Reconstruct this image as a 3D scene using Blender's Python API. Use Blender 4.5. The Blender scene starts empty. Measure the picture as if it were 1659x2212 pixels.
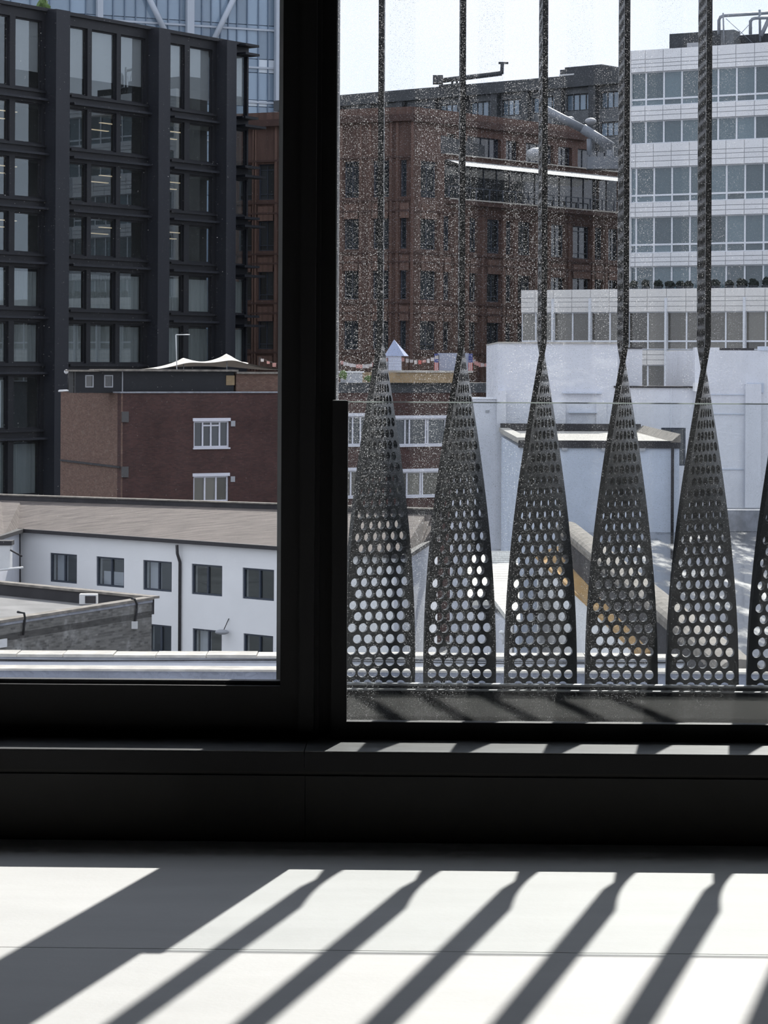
import bpy, math, random
from mathutils import Vector, Matrix

random.seed(7)
SC = bpy.context.scene
COL = SC.collection

# ------------------------------------------------------------------ camera
FPX, CX, CY, H = 5223.0, 829.5, 790.0, 1.62
YAW, ROLL = math.radians(1.2), 0.005
_f = Vector((-math.sin(YAW), math.cos(YAW), 0))
_r0 = Vector((math.cos(YAW), math.sin(YAW), 0))
_u0 = Vector((0, 0, 1))
_r = _r0 * math.cos(ROLL) + _u0 * math.sin(ROLL)
_u = -_r0 * math.sin(ROLL) + _u0 * math.cos(ROLL)
EYE = Vector((0, 0, H))
cam_d = bpy.data.cameras.new('camera')
cam_d.sensor_fit = 'VERTICAL'
cam_d.sensor_height = 36.0
cam_d.sensor_width = 27.0
cam_d.lens = 36.0 * FPX / 2212.0
cam_d.shift_y = -(1106.0 - CY) / 2212.0
cam_d.clip_end = 2000
cam = bpy.data.objects.new('camera', cam_d)
COL.objects.link(cam)
m = Matrix((( _r.x, _u.x, -_f.x, 0), (_r.y, _u.y, -_f.y, 0), (_r.z, _u.z, -_f.z, 0), (0, 0, 0, 1)))
cam.matrix_world = Matrix.Translation(EYE) @ m
SC.camera = cam


def ray(px, py):
    return _f + _r * ((px - CX) / FPX) + _u * ((CY - py) / FPX)


def P(px, py, d):            # point at a camera depth
    return EYE + ray(px, py) * d


def PY(px, py, Y):           # point on the world plane y = Y
    r = ray(px, py)
    return EYE + r * (Y / r.y)


def PZ(px, py, z):           # point on the level plane z
    r = ray(px, py)
    return EYE + r * ((z - H) / r.z)


# ------------------------------------------------------------------ sky and sun
wd = bpy.data.worlds.new('world')
SC.world = wd
wd.use_nodes = True
wn, wl = wd.node_tree.nodes, wd.node_tree.links
wn.clear()
w_out = wn.new('ShaderNodeOutputWorld')
w_bg = wn.new('ShaderNodeBackground')
w_tc = wn.new('ShaderNodeTexCoord')
w_no = wn.new('ShaderNodeTexNoise')
w_no.inputs['Scale'].default_value = 7.0
w_no.inputs['Detail'].default_value = 4.0
w_no.inputs['Roughness'].default_value = 0.5
w_rp = wn.new('ShaderNodeValToRGB')
w_rp.color_ramp.elements[0].position = 0.36
w_rp.color_ramp.elements[0].color = (0.87, 0.955, 1.12, 1)
w_rp.color_ramp.elements[1].position = 0.60
w_rp.color_ramp.elements[1].color = (0.955, 1.01, 1.15, 1)
wl.new(w_tc.outputs['Generated'], w_no.inputs['Vector'])
wl.new(w_no.outputs['Fac'], w_rp.inputs['Fac'])
wl.new(w_rp.outputs['Color'], w_bg.inputs['Color'])
w_bg.inputs['Strength'].default_value = 1.10
wl.new(w_bg.outputs['Background'], w_out.inputs['Surface'])

sun_d = bpy.data.lights.new('sun', 'SUN')
sun_d.energy = 6.2
sun_d.angle = math.radians(0.53)
sun_d.color = (1.0, 0.965, 0.91)
sun = bpy.data.objects.new('sun', sun_d)
COL.objects.link(sun)
sun.rotation_euler = ray(2270, -3650).normalized().to_track_quat('Z', 'Y').to_euler()

vs = SC.view_settings
vs.view_transform = 'Standard'
vs.look = 'None'
vs.gamma = 1.0
vs.exposure = 0.0
vs.use_curve_mapping = False
SC.cycles.max_bounces = 6
SC.cycles.diffuse_bounces = 3
SC.cycles.adaptive_threshold = 0.06
SC.cycles.adaptive_min_samples = 10
SC.cycles.transparent_max_bounces = 24
SC.cycles.glossy_bounces = 3


# ------------------------------------------------------------------ materials
MATS = {}


def nd(nt, t, **kw):
    n = nt.nodes.new(t)
    for k, v in kw.items():
        if k in n.inputs:
            n.inputs[k].default_value = v
        else:
            setattr(n, k, v)
    return n


def mat(name, col, rough=0.7, metal=0.0, var=0.0, vscale=3.0, stretch=(1, 1, 1), bump=0.0, bscale=40.0,
        spec=0.4, rnd=0.0, col2=None, lo=0.35, hi=0.65):
    """plain surface with optional cloudy colour wear, fine relief and per-object variation"""
    M = bpy.data.materials.new(name)
    M.use_nodes = True
    nt = M.node_tree
    L = nt.links
    b = nt.nodes['Principled BSDF']
    b.inputs['Base Color'].default_value = (*col, 1)
    b.inputs['Roughness'].default_value = rough
    b.inputs['Metallic'].default_value = metal
    b.inputs['Specular IOR Level'].default_value = spec
    tc = nd(nt, 'ShaderNodeTexCoord')
    src = None
    if var > 0 or col2:
        mp = nd(nt, 'ShaderNodeMapping')
        mp.inputs['Scale'].default_value = stretch
        L.new(tc.outputs['Object'], mp.inputs['Vector'])
        no = nd(nt, 'ShaderNodeTexNoise', Scale=vscale, Detail=6.0, Roughness=0.6)
        L.new(mp.outputs['Vector'], no.inputs['Vector'])
        rp = nd(nt, 'ShaderNodeValToRGB')
        c2 = col2 if col2 else tuple(max(0, c * (1 - var)) for c in col)
        c1 = col if col2 else tuple(min(1, c * (1 + var * 0.6)) for c in col)
        rp.color_ramp.elements[0].position = lo
        rp.color_ramp.elements[1].position = hi
        rp.color_ramp.elements[0].color = (*c2, 1)
        rp.color_ramp.elements[1].color = (*c1, 1)
        L.new(no.outputs['Fac'], rp.inputs['Fac'])
        src = rp.outputs['Color']
    if rnd > 0:
        oi = nd(nt, 'ShaderNodeObjectInfo')
        mr = nd(nt, 'ShaderNodeMapRange')
        mr.inputs['To Min'].default_value = 1 - rnd
        mr.inputs['To Max'].default_value = 1 + rnd
        L.new(oi.outputs['Random'], mr.inputs['Value'])
        mx = nd(nt, 'ShaderNodeVectorMath', operation='SCALE')
        if src is None:
            mx.inputs[0].default_value = col
        else:
            L.new(src, mx.inputs[0])
        L.new(mr.outputs['Result'], mx.inputs['Scale'])
        src = mx.outputs['Vector']
    if src is not None:
        L.new(src, b.inputs['Base Color'])
    if bump > 0:
        n2 = nd(nt, 'ShaderNodeTexNoise', Scale=bscale, Detail=4.0)
        L.new(tc.outputs['Object'], n2.inputs['Vector'])
        bp = nd(nt, 'ShaderNodeBump', Strength=bump, Distance=0.02)
        L.new(n2.outputs['Fac'], bp.inputs['Height'])
        L.new(bp.outputs['Normal'], b.inputs['Normal'])
    MATS[name] = M
    return M


def brick_mat(name, c1, c2, mortar, bw=0.235, bh=0.078, msize=0.008, blot=None, blot_lo=0.5, blot_hi=0.62, bscale=0.5):
    M = bpy.data.materials.new(name)
    M.use_nodes = True
    nt = M.node_tree
    L = nt.links
    b = nt.nodes['Principled BSDF']
    b.inputs['Roughness'].default_value = 0.9
    b.inputs['Specular IOR Level'].default_value = 0.2
    tc = nd(nt, 'ShaderNodeTexCoord')
    sx = nd(nt, 'ShaderNodeSeparateXYZ')
    L.new(tc.outputs['Object'], sx.inputs[0])
    ad = nd(nt, 'ShaderNodeMath', operation='ADD')
    L.new(sx.outputs['X'], ad.inputs[0])
    L.new(sx.outputs['Y'], ad.inputs[1])
    cb = nd(nt, 'ShaderNodeCombineXYZ')
    L.new(ad.outputs[0], cb.inputs['X'])
    L.new(sx.outputs['Z'], cb.inputs['Y'])
    bt = nd(nt, 'ShaderNodeTexBrick')
    bt.inputs['Color1'].default_value = (*c1, 1)
    bt.inputs['Color2'].default_value = (*c2, 1)
    bt.inputs['Mortar'].default_value = (*mortar, 1)
    bt.inputs['Scale'].default_value = 1.0
    bt.inputs['Mortar Size'].default_value = msize
    bt.inputs['Brick Width'].default_value = bw
    bt.inputs['Row Height'].default_value = bh
    L.new(cb.outputs[0], bt.inputs['Vector'])
    src = bt.outputs['Color']
    no = nd(nt, 'ShaderNodeTexNoise', Scale=bscale, Detail=8.0, Roughness=0.65)
    L.new(tc.outputs['Object'], no.inputs['Vector'])
    if blot:
        rp = nd(nt, 'ShaderNodeValToRGB')
        rp.color_ramp.elements[0].position = blot_lo
        rp.color_ramp.elements[1].position = blot_hi
        L.new(no.outputs['Fac'], rp.inputs['Fac'])
        mx = nd(nt, 'ShaderNodeMix', data_type='RGBA')
        L.new(rp.outputs['Color'], mx.inputs['Factor'])
        L.new(src, mx.inputs[6])
        mx.inputs[7].default_value = (*blot, 1)
        src = mx.outputs[2]
    else:
        mr = nd(nt, 'ShaderNodeMapRange')
        mr.inputs['From Min'].default_value = 0.3
        mr.inputs['From Max'].default_value = 0.7
        mr.inputs['To Min'].default_value = 0.7
        mr.inputs['To Max'].default_value = 1.25
        L.new(no.outputs['Fac'], mr.inputs['Value'])
        sc = nd(nt, 'ShaderNodeVectorMath', operation='SCALE')
        L.new(src, sc.inputs[0])
        L.new(mr.outputs['Result'], sc.inputs['Scale'])
        src = sc.outputs['Vector']
    L.new(src, b.inputs['Base Color'])
    bp = nd(nt, 'ShaderNodeBump', Strength=0.5, Distance=0.01)
    bp.invert = True
    L.new(bt.outputs['Fac'], bp.inputs['Height'])
    L.new(bp.outputs['Normal'], b.inputs['Normal'])
    MATS[name] = M
    return M


def glass_mat(name, tint=(0.9, 0.94, 0.93), ior=1.5, refl=1.0, spots=0.0, film=0.0, gloss=(1, 1, 1), spot_scale=1.0,
              spot_col=(0.85, 0.86, 0.88)):
    """clear pane: fresnel mirror over transparency; optional dried rain spots and a dust film that scatter light"""
    M = bpy.data.materials.new(name)
    M.use_nodes = True
    nt = M.node_tree
    L = nt.links
    nt.nodes.clear()
    out = nd(nt, 'ShaderNodeOutputMaterial')
    tr = nd(nt, 'ShaderNodeBsdfTransparent')
    tr.inputs['Color'].default_value = (*tint, 1)
    gl = nd(nt, 'ShaderNodeBsdfGlossy')
    gl.inputs['Roughness'].default_value = 0.0
    gl.inputs['Color'].default_value = (*gloss, 1)
    # Schlick reflectance, the same from both sides of the sheet
    ge = nd(nt, 'ShaderNodeNewGeometry')
    dt = nd(nt, 'ShaderNodeVectorMath', operation='DOT_PRODUCT')
    L.new(ge.outputs['Incoming'], dt.inputs[0])
    L.new(ge.outputs['Normal'], dt.inputs[1])
    ab = nd(nt, 'ShaderNodeMath', operation='ABSOLUTE')
    L.new(dt.outputs['Value'], ab.inputs[0])
    om = nd(nt, 'ShaderNodeMath', operation='SUBTRACT')
    om.inputs[0].default_value = 1.0
    L.new(ab.outputs[0], om.inputs[1])
    p5 = nd(nt, 'ShaderNodeMath', operation='POWER')
    p5.inputs[1].default_value = 5.0
    L.new(om.outputs[0], p5.inputs[0])
    f0 = ((ior - 1) / (ior + 1)) ** 2
    mu = nd(nt, 'ShaderNodeMath', operation='MULTIPLY_ADD')
    mu.inputs[1].default_value = (1 - f0) * refl
    mu.inputs[2].default_value = f0 * refl
    L.new(p5.outputs[0], mu.inputs[0])
    mx = nd(nt, 'ShaderNodeMixShader')
    L.new(mu.outputs[0], mx.inputs[0])
    L.new(tr.outputs[0], mx.inputs[1])
    L.new(gl.outputs[0], mx.inputs[2])
    last = mx.outputs[0]
    if spots > 0 or film > 0:
        tc = nd(nt, 'ShaderNodeTexCoord')
        sx = nd(nt, 'ShaderNodeSeparateXYZ')
        L.new(tc.outputs['Object'], sx.inputs[0])
        cb = nd(nt, 'ShaderNodeCombineXYZ')
        L.new(sx.outputs['X'], cb.inputs['X'])
        L.new(sx.outputs['Z'], cb.inputs['Y'])
        dn = nd(nt, 'ShaderNodeTexNoise', Scale=190.0, Detail=2.0)
        L.new(cb.outputs[0], dn.inputs['Vector'])
        dm = nd(nt, 'ShaderNodeVectorMath', operation='MULTIPLY_ADD')
        dm.inputs[1].default_value = (0.006, 0.006, 0)
        L.new(dn.outputs['Color'], dm.inputs[0])
        L.new(cb.outputs[0], dm.inputs[2])
        # density drifts across the pane
        big = nd(nt, 'ShaderNodeTexNoise', Scale=1.6, Detail=3.0)
        L.new(cb.outputs[0], big.inputs['Vector'])
        bmr = nd(nt, 'ShaderNodeMapRange')
        bmr.inputs['From Min'].default_value = 0.35
        bmr.inputs['From Max'].default_value = 0.65
        bmr.inputs['To Min'].default_value = 0.80
        bmr.inputs['To Max'].default_value = 1.1
        L.new(big.outputs['Fac'], bmr.inputs['Value'])
        # rain has dried thickest beside the mullion and thinnest towards the sill and the far end
        gx = nd(nt, 'ShaderNodeMapRange')
        for k_, v_ in (('From Min', -1.35), ('From Max', 0.1), ('To Min', 1.12), ('To Max', 0.62)):
            gx.inputs[k_].default_value = v_
        L.new(sx.outputs['X'], gx.inputs['Value'])
        gz = nd(nt, 'ShaderNodeMapRange')
        for k_, v_ in (('From Min', 0.05), ('From Max', 1.3), ('To Min', 0.62), ('To Max', 1.0)):
            gz.inputs[k_].default_value = v_
        L.new(sx.outputs['Z'], gz.inputs['Value'])
        g1_ = nd(nt, 'ShaderNodeMath', operation='MULTIPLY')
        L.new(gx.outputs['Result'], g1_.inputs[0])
        L.new(gz.outputs['Result'], g1_.inputs[1])
        g2_ = nd(nt, 'ShaderNodeMath', operation='MULTIPLY')
        L.new(g1_.outputs[0], g2_.inputs[0])
        L.new(bmr.outputs['Result'], g2_.inputs[1])
        facs = []
        for sc_, rad in ((165.0 * spot_scale, 0.26), (300.0 * spot_scale, 0.24)):
            vo = nd(nt, 'ShaderNodeTexVoronoi', Scale=sc_)
            vo.voronoi_dimensions = '2D'
            L.new(dm.outputs[0], vo.inputs['Vector'])
            sp = nd(nt, 'ShaderNodeSeparateXYZ')
            L.new(vo.outputs['Color'], sp.inputs[0])
            pw = nd(nt, 'ShaderNodeMath', operation='POWER')
            L.new(sp.outputs['X'], pw.inputs[0])
            pw.inputs[1].default_value = 1.8
            m1 = nd(nt, 'ShaderNodeMath', operation='MULTIPLY')
            L.new(pw.outputs[0], m1.inputs[0])
            m1.inputs[1].default_value = rad * spots
            m2 = nd(nt, 'ShaderNodeMath', operation='MULTIPLY')
            L.new(m1.outputs[0], m2.inputs[0])
            L.new(g2_.outputs[0], m2.inputs[1])
            lt = nd(nt, 'ShaderNodeMath', operation='LESS_THAN')
            L.new(vo.outputs['Distance'], lt.inputs[0])
            L.new(m2.outputs[0], lt.inputs[1])
            facs.append(lt.outputs[0])
        mxx = nd(nt, 'ShaderNodeMath', operation='MAXIMUM')
        L.new(facs[0], mxx.inputs[0])
        L.new(facs[1], mxx.inputs[1])
        ml = nd(nt, 'ShaderNodeMath', operation='MULTIPLY')
        L.new(mxx.outputs[0], ml.inputs[0])
        ml.inputs[1].default_value = 0.34
        # streaky film
        mp = nd(nt, 'ShaderNodeMapping')
        mp.inputs['Scale'].default_value = (9, 2.2, 1)
        L.new(cb.outputs[0], mp.inputs['Vector'])
        fn = nd(nt, 'ShaderNodeTexNoise', Scale=3.0, Detail=5.0)
        L.new(mp.outputs[0], fn.inputs['Vector'])
        fm = nd(nt, 'ShaderNodeMath', operation='MULTIPLY')
        L.new(fn.outputs['Fac'], fm.inputs[0])
        fm.inputs[1].default_value = film * 2.0
        sm = nd(nt, 'ShaderNodeMath', operation='ADD')
        sm.use_clamp = True
        L.new(ml.outputs[0], sm.inputs[0])
        L.new(fm.outputs[0], sm.inputs[1])
        di = nd(nt, 'ShaderNodeBsdfDiffuse')
        di.inputs['Color'].default_value = (*spot_col, 1)
        tl = nd(nt, 'ShaderNodeBsdfTranslucent')
        tl.inputs['Color'].default_value = (*spot_col, 1)
        dmx = nd(nt, 'ShaderNodeMixShader')
        dmx.inputs[0].default_value = 0.85
        L.new(di.outputs[0], dmx.inputs[1])
        L.new(tl.outputs[0], dmx.inputs[2])
        m3 = nd(nt, 'ShaderNodeMixShader')
        L.new(sm.outputs[0], m3.inputs[0])
        L.new(last, m3.inputs[1])
        L.new(dmx.outputs[0], m3.inputs[2])
        last = m3.outputs[0]
    L.new(last, out.inputs['Surface'])
    MATS[name] = M
    return M


# interior
mat('floor_concrete', (0.665, 0.67, 0.665), 0.62, var=0.05, vscale=2.2, stretch=(0.6, 2.0, 1), bump=0.03, bscale=60, spec=0.25)
mat('black_frame', (0.014, 0.014, 0.016), 0.55, spec=0.25)
mat('black_panel', (0.014, 0.0135, 0.0135), 0.5, var=0.25, vscale=4, spec=0.35)
mat('ledge_paint', (0.10, 0.105, 0.11), 0.38, var=0.35, vscale=5, stretch=(1, 8, 1), spec=0.5)
mat('room_dark', (0.022, 0.022, 0.024), 0.8)
mat('joint_dark', (0.12, 0.12, 0.125), 0.9)
mat('ribbon_metal', (0.046, 0.050, 0.054), 0.40, 0.0, var=0.2, vscale=12, stretch=(1, 1, 0.3), spec=0.3)
mat('outer_metal', (0.012, 0.0125, 0.014), 0.6, spec=0.2)
mat('outer_column', (0.36, 0.37, 0.39), 0.5)
mat('bright_trim', (0.5, 0.51, 0.52), 0.35, 0.6)
glass_mat('window_glass', tint=(0.985, 0.99, 0.99), refl=0.6)
glass_mat('spotted_glass', tint=(0.985, 0.99, 0.99), refl=0.6, spots=1.1, film=0.004)
glass_mat('few_spots_glass', tint=(0.985, 0.99, 0.99), refl=0.6, spots=0.28, film=0.002, spot_scale=0.35)
glass_mat('rail_glass', tint=(0.975, 0.985, 0.985), refl=1.0)
glass_mat('rail_glass_dust', tint=(0.98, 0.99, 0.99), refl=1.0, spots=0.22, film=0.008)
_m = mat('glass_edge', (0.75, 0.80, 0.79), 0.15)
_tl = nd(_m.node_tree, 'ShaderNodeBsdfTranslucent')
_tl.inputs['Color'].default_value = (0.8, 0.86, 0.85, 1)
_mx = nd(_m.node_tree, 'ShaderNodeMixShader')
_mx.inputs[0].default_value = 0.6
_m.node_tree.links.new(_m.node_tree.nodes['Principled BSDF'].outputs[0], _mx.inputs[1])
_m.node_tree.links.new(_tl.outputs[0], _mx.inputs[2])
_m.node_tree.links.new(_mx.outputs[0], _m.node_tree.nodes['Material Output'].inputs['Surface'])
# city
mat('ground_grey', (0.16, 0.16, 0.16), 0.9, var=0.3, vscale=0.2)
mat('steel_navy', (0.0055, 0.0068, 0.011), 0.55, var=0.15, vscale=0.4)
mat('steel_navy_light', (0.0095, 0.0115, 0.018), 0.55)
mat('office_dark', (0.045, 0.045, 0.045), 0.9)
mat('office_mid', (0.16, 0.17, 0.17), 0.9)
mat('blind_grey', (0.34, 0.345, 0.36), 0.8, rnd=0.15)
mat('curtain_grey', (0.25, 0.265, 0.265), 0.9, rnd=0.25)
glass_mat('office_glass', tint=(0.88, 0.90, 0.90), ior=1.55, refl=1.7, gloss=(0.86, 0.95, 1.0))
mat('strip_light', (0.9, 0.8, 0.6), 0.5)
_e = MATS['strip_light'].node_tree.nodes['Principled BSDF']
_e.inputs['Emission Color'].default_value = (1.0, 0.78, 0.5, 1)
_e.inputs['Emission Strength'].default_value = 0.5
MATS['strip_light'].cycles.emission_sampling = 'NONE'
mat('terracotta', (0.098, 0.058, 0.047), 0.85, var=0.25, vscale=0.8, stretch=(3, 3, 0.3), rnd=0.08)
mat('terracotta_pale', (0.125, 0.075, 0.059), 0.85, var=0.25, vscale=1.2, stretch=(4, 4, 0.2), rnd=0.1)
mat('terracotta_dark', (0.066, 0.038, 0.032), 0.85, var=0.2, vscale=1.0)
mat('slate_frame', (0.045, 0.055, 0.075), 0.5)
mat('dark_pane', (0.022, 0.028, 0.034), 0.06, spec=0.8, rnd=0.5)
mat('slate_pane', (0.028, 0.034, 0.045), 0.10, spec=0.8, rnd=0.5)
_m = mat('white_slat', (0.85, 0.87, 0.88), 0.3)
_tl = nd(_m.node_tree, 'ShaderNodeBsdfTranslucent')
_tl.inputs['Color'].default_value = (0.92, 0.93, 0.93, 1)
_mx = nd(_m.node_tree, 'ShaderNodeMixShader')
_mx.inputs[0].default_value = 0.75
_m.node_tree.links.new(_m.node_tree.nodes['Principled BSDF'].outputs[0], _mx.inputs[1])
_m.node_tree.links.new(_tl.outputs[0], _mx.inputs[2])
_m.node_tree.links.new(_mx.outputs[0], _m.node_tree.nodes['Material Output'].inputs['Surface'])
mat('concrete_grey', (0.13, 0.14, 0.15), 0.8, var=0.2, vscale=0.5)
mat('charcoal', (0.045, 0.05, 0.056), 0.7, var=0.2, vscale=0.6)
mat('blue_pane', (0.16, 0.22, 0.28), 0.08, spec=0.8, rnd=0.35)
mat('teal_pane', (0.095, 0.135, 0.155), 0.06, spec=0.8, rnd=0.4)
mat('warm_pane', (0.11, 0.105, 0.09), 0.07, spec=0.8, rnd=0.55)
mat('white_panel', (0.74, 0.74, 0.75), 0.55, rnd=0.03)
mat('cream_panel', (0.74, 0.72, 0.69), 0.55, rnd=0.03)
mat('panel_joint', (0.42, 0.43, 0.46), 0.8)
mat('white_bar', (0.72, 0.74, 0.78), 0.45)
mat('pipe_grey', (0.21, 0.23, 0.26), 0.5)
mat('tower_pane', (0.22, 0.295, 0.38), 0.10, spec=0.7, rnd=0.22)
mat('tower_bar', (0.13, 0.18, 0.25), 0.5)
mat('tower_steel', (0.40, 0.44, 0.50), 0.5)
mat('tower_lit', (0.62, 0.68, 0.74), 0.3)
brick_mat('brown_brick', (0.088, 0.045, 0.040), (0.060, 0.034, 0.032), (0.065, 0.048, 0.045), bscale=0.35)
brick_mat('tan_brick', (0.20, 0.125, 0.095), (0.14, 0.085, 0.068), (0.10, 0.075, 0.065), blot=(0.24, 0.19, 0.15), blot_lo=0.55, blot_hi=0.85, bscale=2.5)
brick_mat('grey_brick', (0.20, 0.195, 0.18), (0.095, 0.092, 0.086), (0.16, 0.155, 0.15), blot=(0.40, 0.40, 0.385), blot_lo=0.54, blot_hi=0.78, bscale=1.1)
brick_mat('white_brick', (0.78, 0.76, 0.70), (0.72, 0.70, 0.65), (0.42, 0.40, 0.35), bw=0.17, bh=0.036, msize=0.004)
MATS['white_brick'].node_tree.nodes['Math'].inputs[1].default_value = 0.0
MATS['white_brick'].node_tree.links.remove(MATS['white_brick'].node_tree.nodes['Math'].inputs[1].links[0])
brick_mat('yellow_brick', (0.50, 0.31, 0.13), (0.42, 0.26, 0.11), (0.36, 0.24, 0.12), bw=0.6, bh=0.16, msize=0.01)
mat('white_frame', (0.62, 0.62, 0.68), 0.5)
mat('white_render', (0.80, 0.80, 0.80), 0.9, var=0.03, vscale=0.6)
mat('white_paint_wall', (0.645, 0.655, 0.695), 0.9, var=0.07, vscale=0.7, stretch=(1, 1, 0.5))
mat('patchy_white_wall', (0.70, 0.71, 0.745), 0.9, col2=(0.615, 0.63, 0.68), vscale=0.9, stretch=(1, 1, 2.2), lo=0.5, hi=0.6)
mat('blue_white_wall', (0.52, 0.565, 0.65), 0.9, var=0.10, vscale=0.5)
mat('felt_beige', (0.142, 0.120, 0.108), 0.95, var=0.28, vscale=1.5, stretch=(0.5, 2.5, 1), bump=0.25, bscale=3)
mat('felt_dark', (0.045, 0.043, 0.046), 0.9, var=0.25, vscale=1.0)
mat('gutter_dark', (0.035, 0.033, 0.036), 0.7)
mat('roof_deck', (0.20, 0.195, 0.19), 0.9, var=0.25, vscale=0.8)
mat('stone_cream', (0.44, 0.415, 0.375), 0.9, var=0.22, vscale=6, rnd=0.1)
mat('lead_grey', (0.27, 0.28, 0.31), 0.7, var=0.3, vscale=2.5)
mat('coping_beige', (0.21, 0.19, 0.165), 0.9, var=0.35, vscale=3)
mat('cable_black', (0.02, 0.02, 0.022), 0.6)
mat('tent_cream', (0.60, 0.56, 0.50), 0.8)
mat('cloth_red', (0.42, 0.10, 0.09), 0.9)
mat('cloth_white', (0.45, 0.42, 0.42), 0.9)
mat('cloth_pink', (0.44, 0.24, 0.22), 0.9)
mat('flag_blue', (0.055, 0.07, 0.20), 0.9)
mat('shed_blue', (0.30, 0.34, 0.46), 0.8)
mat('shed_wall', (0.50, 0.53, 0.62), 0.8)
mat('board_grey', (0.29, 0.31, 0.38), 0.8)
mat('wood_tan', (0.30, 0.22, 0.13), 0.9, var=0.2, vscale=2)
mat('metal_white', (0.62, 0.62, 0.62), 0.5)
mat('metal_pale', (0.33, 0.34, 0.36), 0.5)
mat('leaf_dark', (0.014, 0.02, 0.016), 0.9, var=0.4, vscale=5)
mat('leaf_green', (0.10, 0.16, 0.05), 0.9, var=0.4, vscale=5)
mat('lamp_white', (0.7, 0.7, 0.7), 0.4)
mat('box_grey', (0.085, 0.082, 0.082), 0.8)

# wet flat roof: dark felt, standing water, pale patches painted for sun spots and reflections
_m = mat('wet_roof', (0.075, 0.08, 0.09), 0.35, spec=0.5)
_nt = _m.node_tree
_b = _nt.nodes['Principled BSDF']
_tc = nd(_nt, 'ShaderNodeTexCoord')
_mp = nd(_nt, 'ShaderNodeMapping')
_mp.inputs['Scale'].default_value = (1.2, 0.22, 1)
_nt.links.new(_tc.outputs['Object'], _mp.inputs['Vector'])
_no = nd(_nt, 'ShaderNodeTexNoise', Scale=1.1, Detail=7.0, Roughness=0.6)
_nt.links.new(_mp.outputs[0], _no.inputs['Vector'])
_rp = nd(_nt, 'ShaderNodeValToRGB')
_rp.color_ramp.elements[0].position = 0.70
_rp.color_ramp.elements[0].color = (0.045, 0.047, 0.052, 1)
_rp.color_ramp.elements[1].position = 0.75
_rp.color_ramp.elements[1].color = (0.12, 0.118, 0.112, 1)
_nt.links.new(_no.outputs['Fac'], _rp.inputs['Fac'])
_nt.links.new(_rp.outputs['Color'], _b.inputs['Base Color'])
_rr = nd(_nt, 'ShaderNodeMapRange')
_rr.inputs['From Min'].default_value = 0.45
_rr.inputs['From Max'].default_value = 0.66
_rr.inputs['To Min'].default_value = 0.05
_rr.inputs['To Max'].default_value = 0.45
_nt.links.new(_no.outputs['Fac'], _rr.inputs['Value'])
_nt.links.new(_rr.outputs['Result'], _b.inputs['Roughness'])

# honeycomb membrane
_m = mat('honeycomb_felt', (0.22, 0.235, 0.28), 0.8, var=0.2, vscale=2)
_nt = _m.node_tree
_b = _nt.nodes['Principled BSDF']
_tc = nd(_nt, 'ShaderNodeTexCoord')
_vo = nd(_nt, 'ShaderNodeTexVoronoi', Scale=16.0)
_vo.feature = 'DISTANCE_TO_EDGE'
_nt.links.new(_tc.outputs['Object'], _vo.inputs['Vector'])
_bp = nd(_nt, 'ShaderNodeBump', Strength=0.9, Distance=0.02)
_nt.links.new(_vo.outputs['Distance'], _bp.inputs['Height'])
_nt.links.new(_bp.outputs['Normal'], _b.inputs['Normal'])


# ------------------------------------------------------------------ mesh helpers
def new_mesh(name, verts, faces, mats=None, idx=None, smooth=False):
    me = bpy.data.meshes.new(name)
    me.from_pydata([tuple(v) for v in verts], [], faces)
    for mm in (mats or []):
        me.materials.append(MATS[mm])
    if idx:
        me.polygons.foreach_set('material_index', idx)
    if smooth:
        me.polygons.foreach_set('use_smooth', [True] * len(me.polygons))
    me.update()
    return me


BOXF = [(0, 1, 5, 4), (1, 3, 7, 5), (3, 2, 6, 7), (2, 0, 4, 6), (4, 5, 7, 6), (0, 2, 3, 1)]


def box_vf(x0, x1, y0, y1, z0, z1):
    v = [(x, y, z) for z in (z0, z1) for y in (y0, y1) for x in (x0, x1)]
    return v, list(BOXF)


def link(name, me, parent=None, loc=(0, 0, 0), rz=0.0):
    o = bpy.data.objects.new(name, me)
    COL.objects.link(o)
    o.location = loc
    o.rotation_euler = (0, 0, rz)
    if parent:
        o.parent = parent
    return o


def tag(o, label=None, cat=None, group=None, kind=None):
    if label:
        o['label'] = label
    if cat:
        o['category'] = cat
    if group:
        o['group'] = group
    if kind:
        o['kind'] = kind
    return o


def empty(name, loc, label=None, cat=None, group=None, kind=None, rz=0.0):
    o = link(name, None, None, loc, rz)
    o.empty_display_size = 0.3
    return tag(o, label, cat, group, kind)


_cache = {}


def box_mesh(w, d, h, m):
    """box with its origin at the low x, mid y, low z corner"""
    k = (round(w, 3), round(d, 3), round(h, 3), m)
    if k not in _cache:
        v, f = box_vf(0, w, -d / 2, d / 2, 0, h)
        _cache[k] = new_mesh('box', v, f, [m])
    return _cache[k]


def wbox(name, m, x0, x1, y0, y1, z0, z1, parent=None, org=None):
    """box given in world coordinates, under a parent that stands at org"""
    if org is None:
        org = parent.location if parent else Vector((0, 0, 0))
    v, f = box_vf(x0, x1, y0, y1, z0, z1)
    if parent is None:
        c = Vector(((x0 + x1) / 2, (y0 + y1) / 2, z0))
        v = [Vector(p) - c for p in v]
        return link(name, new_mesh(name, v, f, [m]), None, c)
    v = [Vector(p) - Vector(org) for p in v]
    return link(name, new_mesh(name, v, f, [m]), parent)


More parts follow.
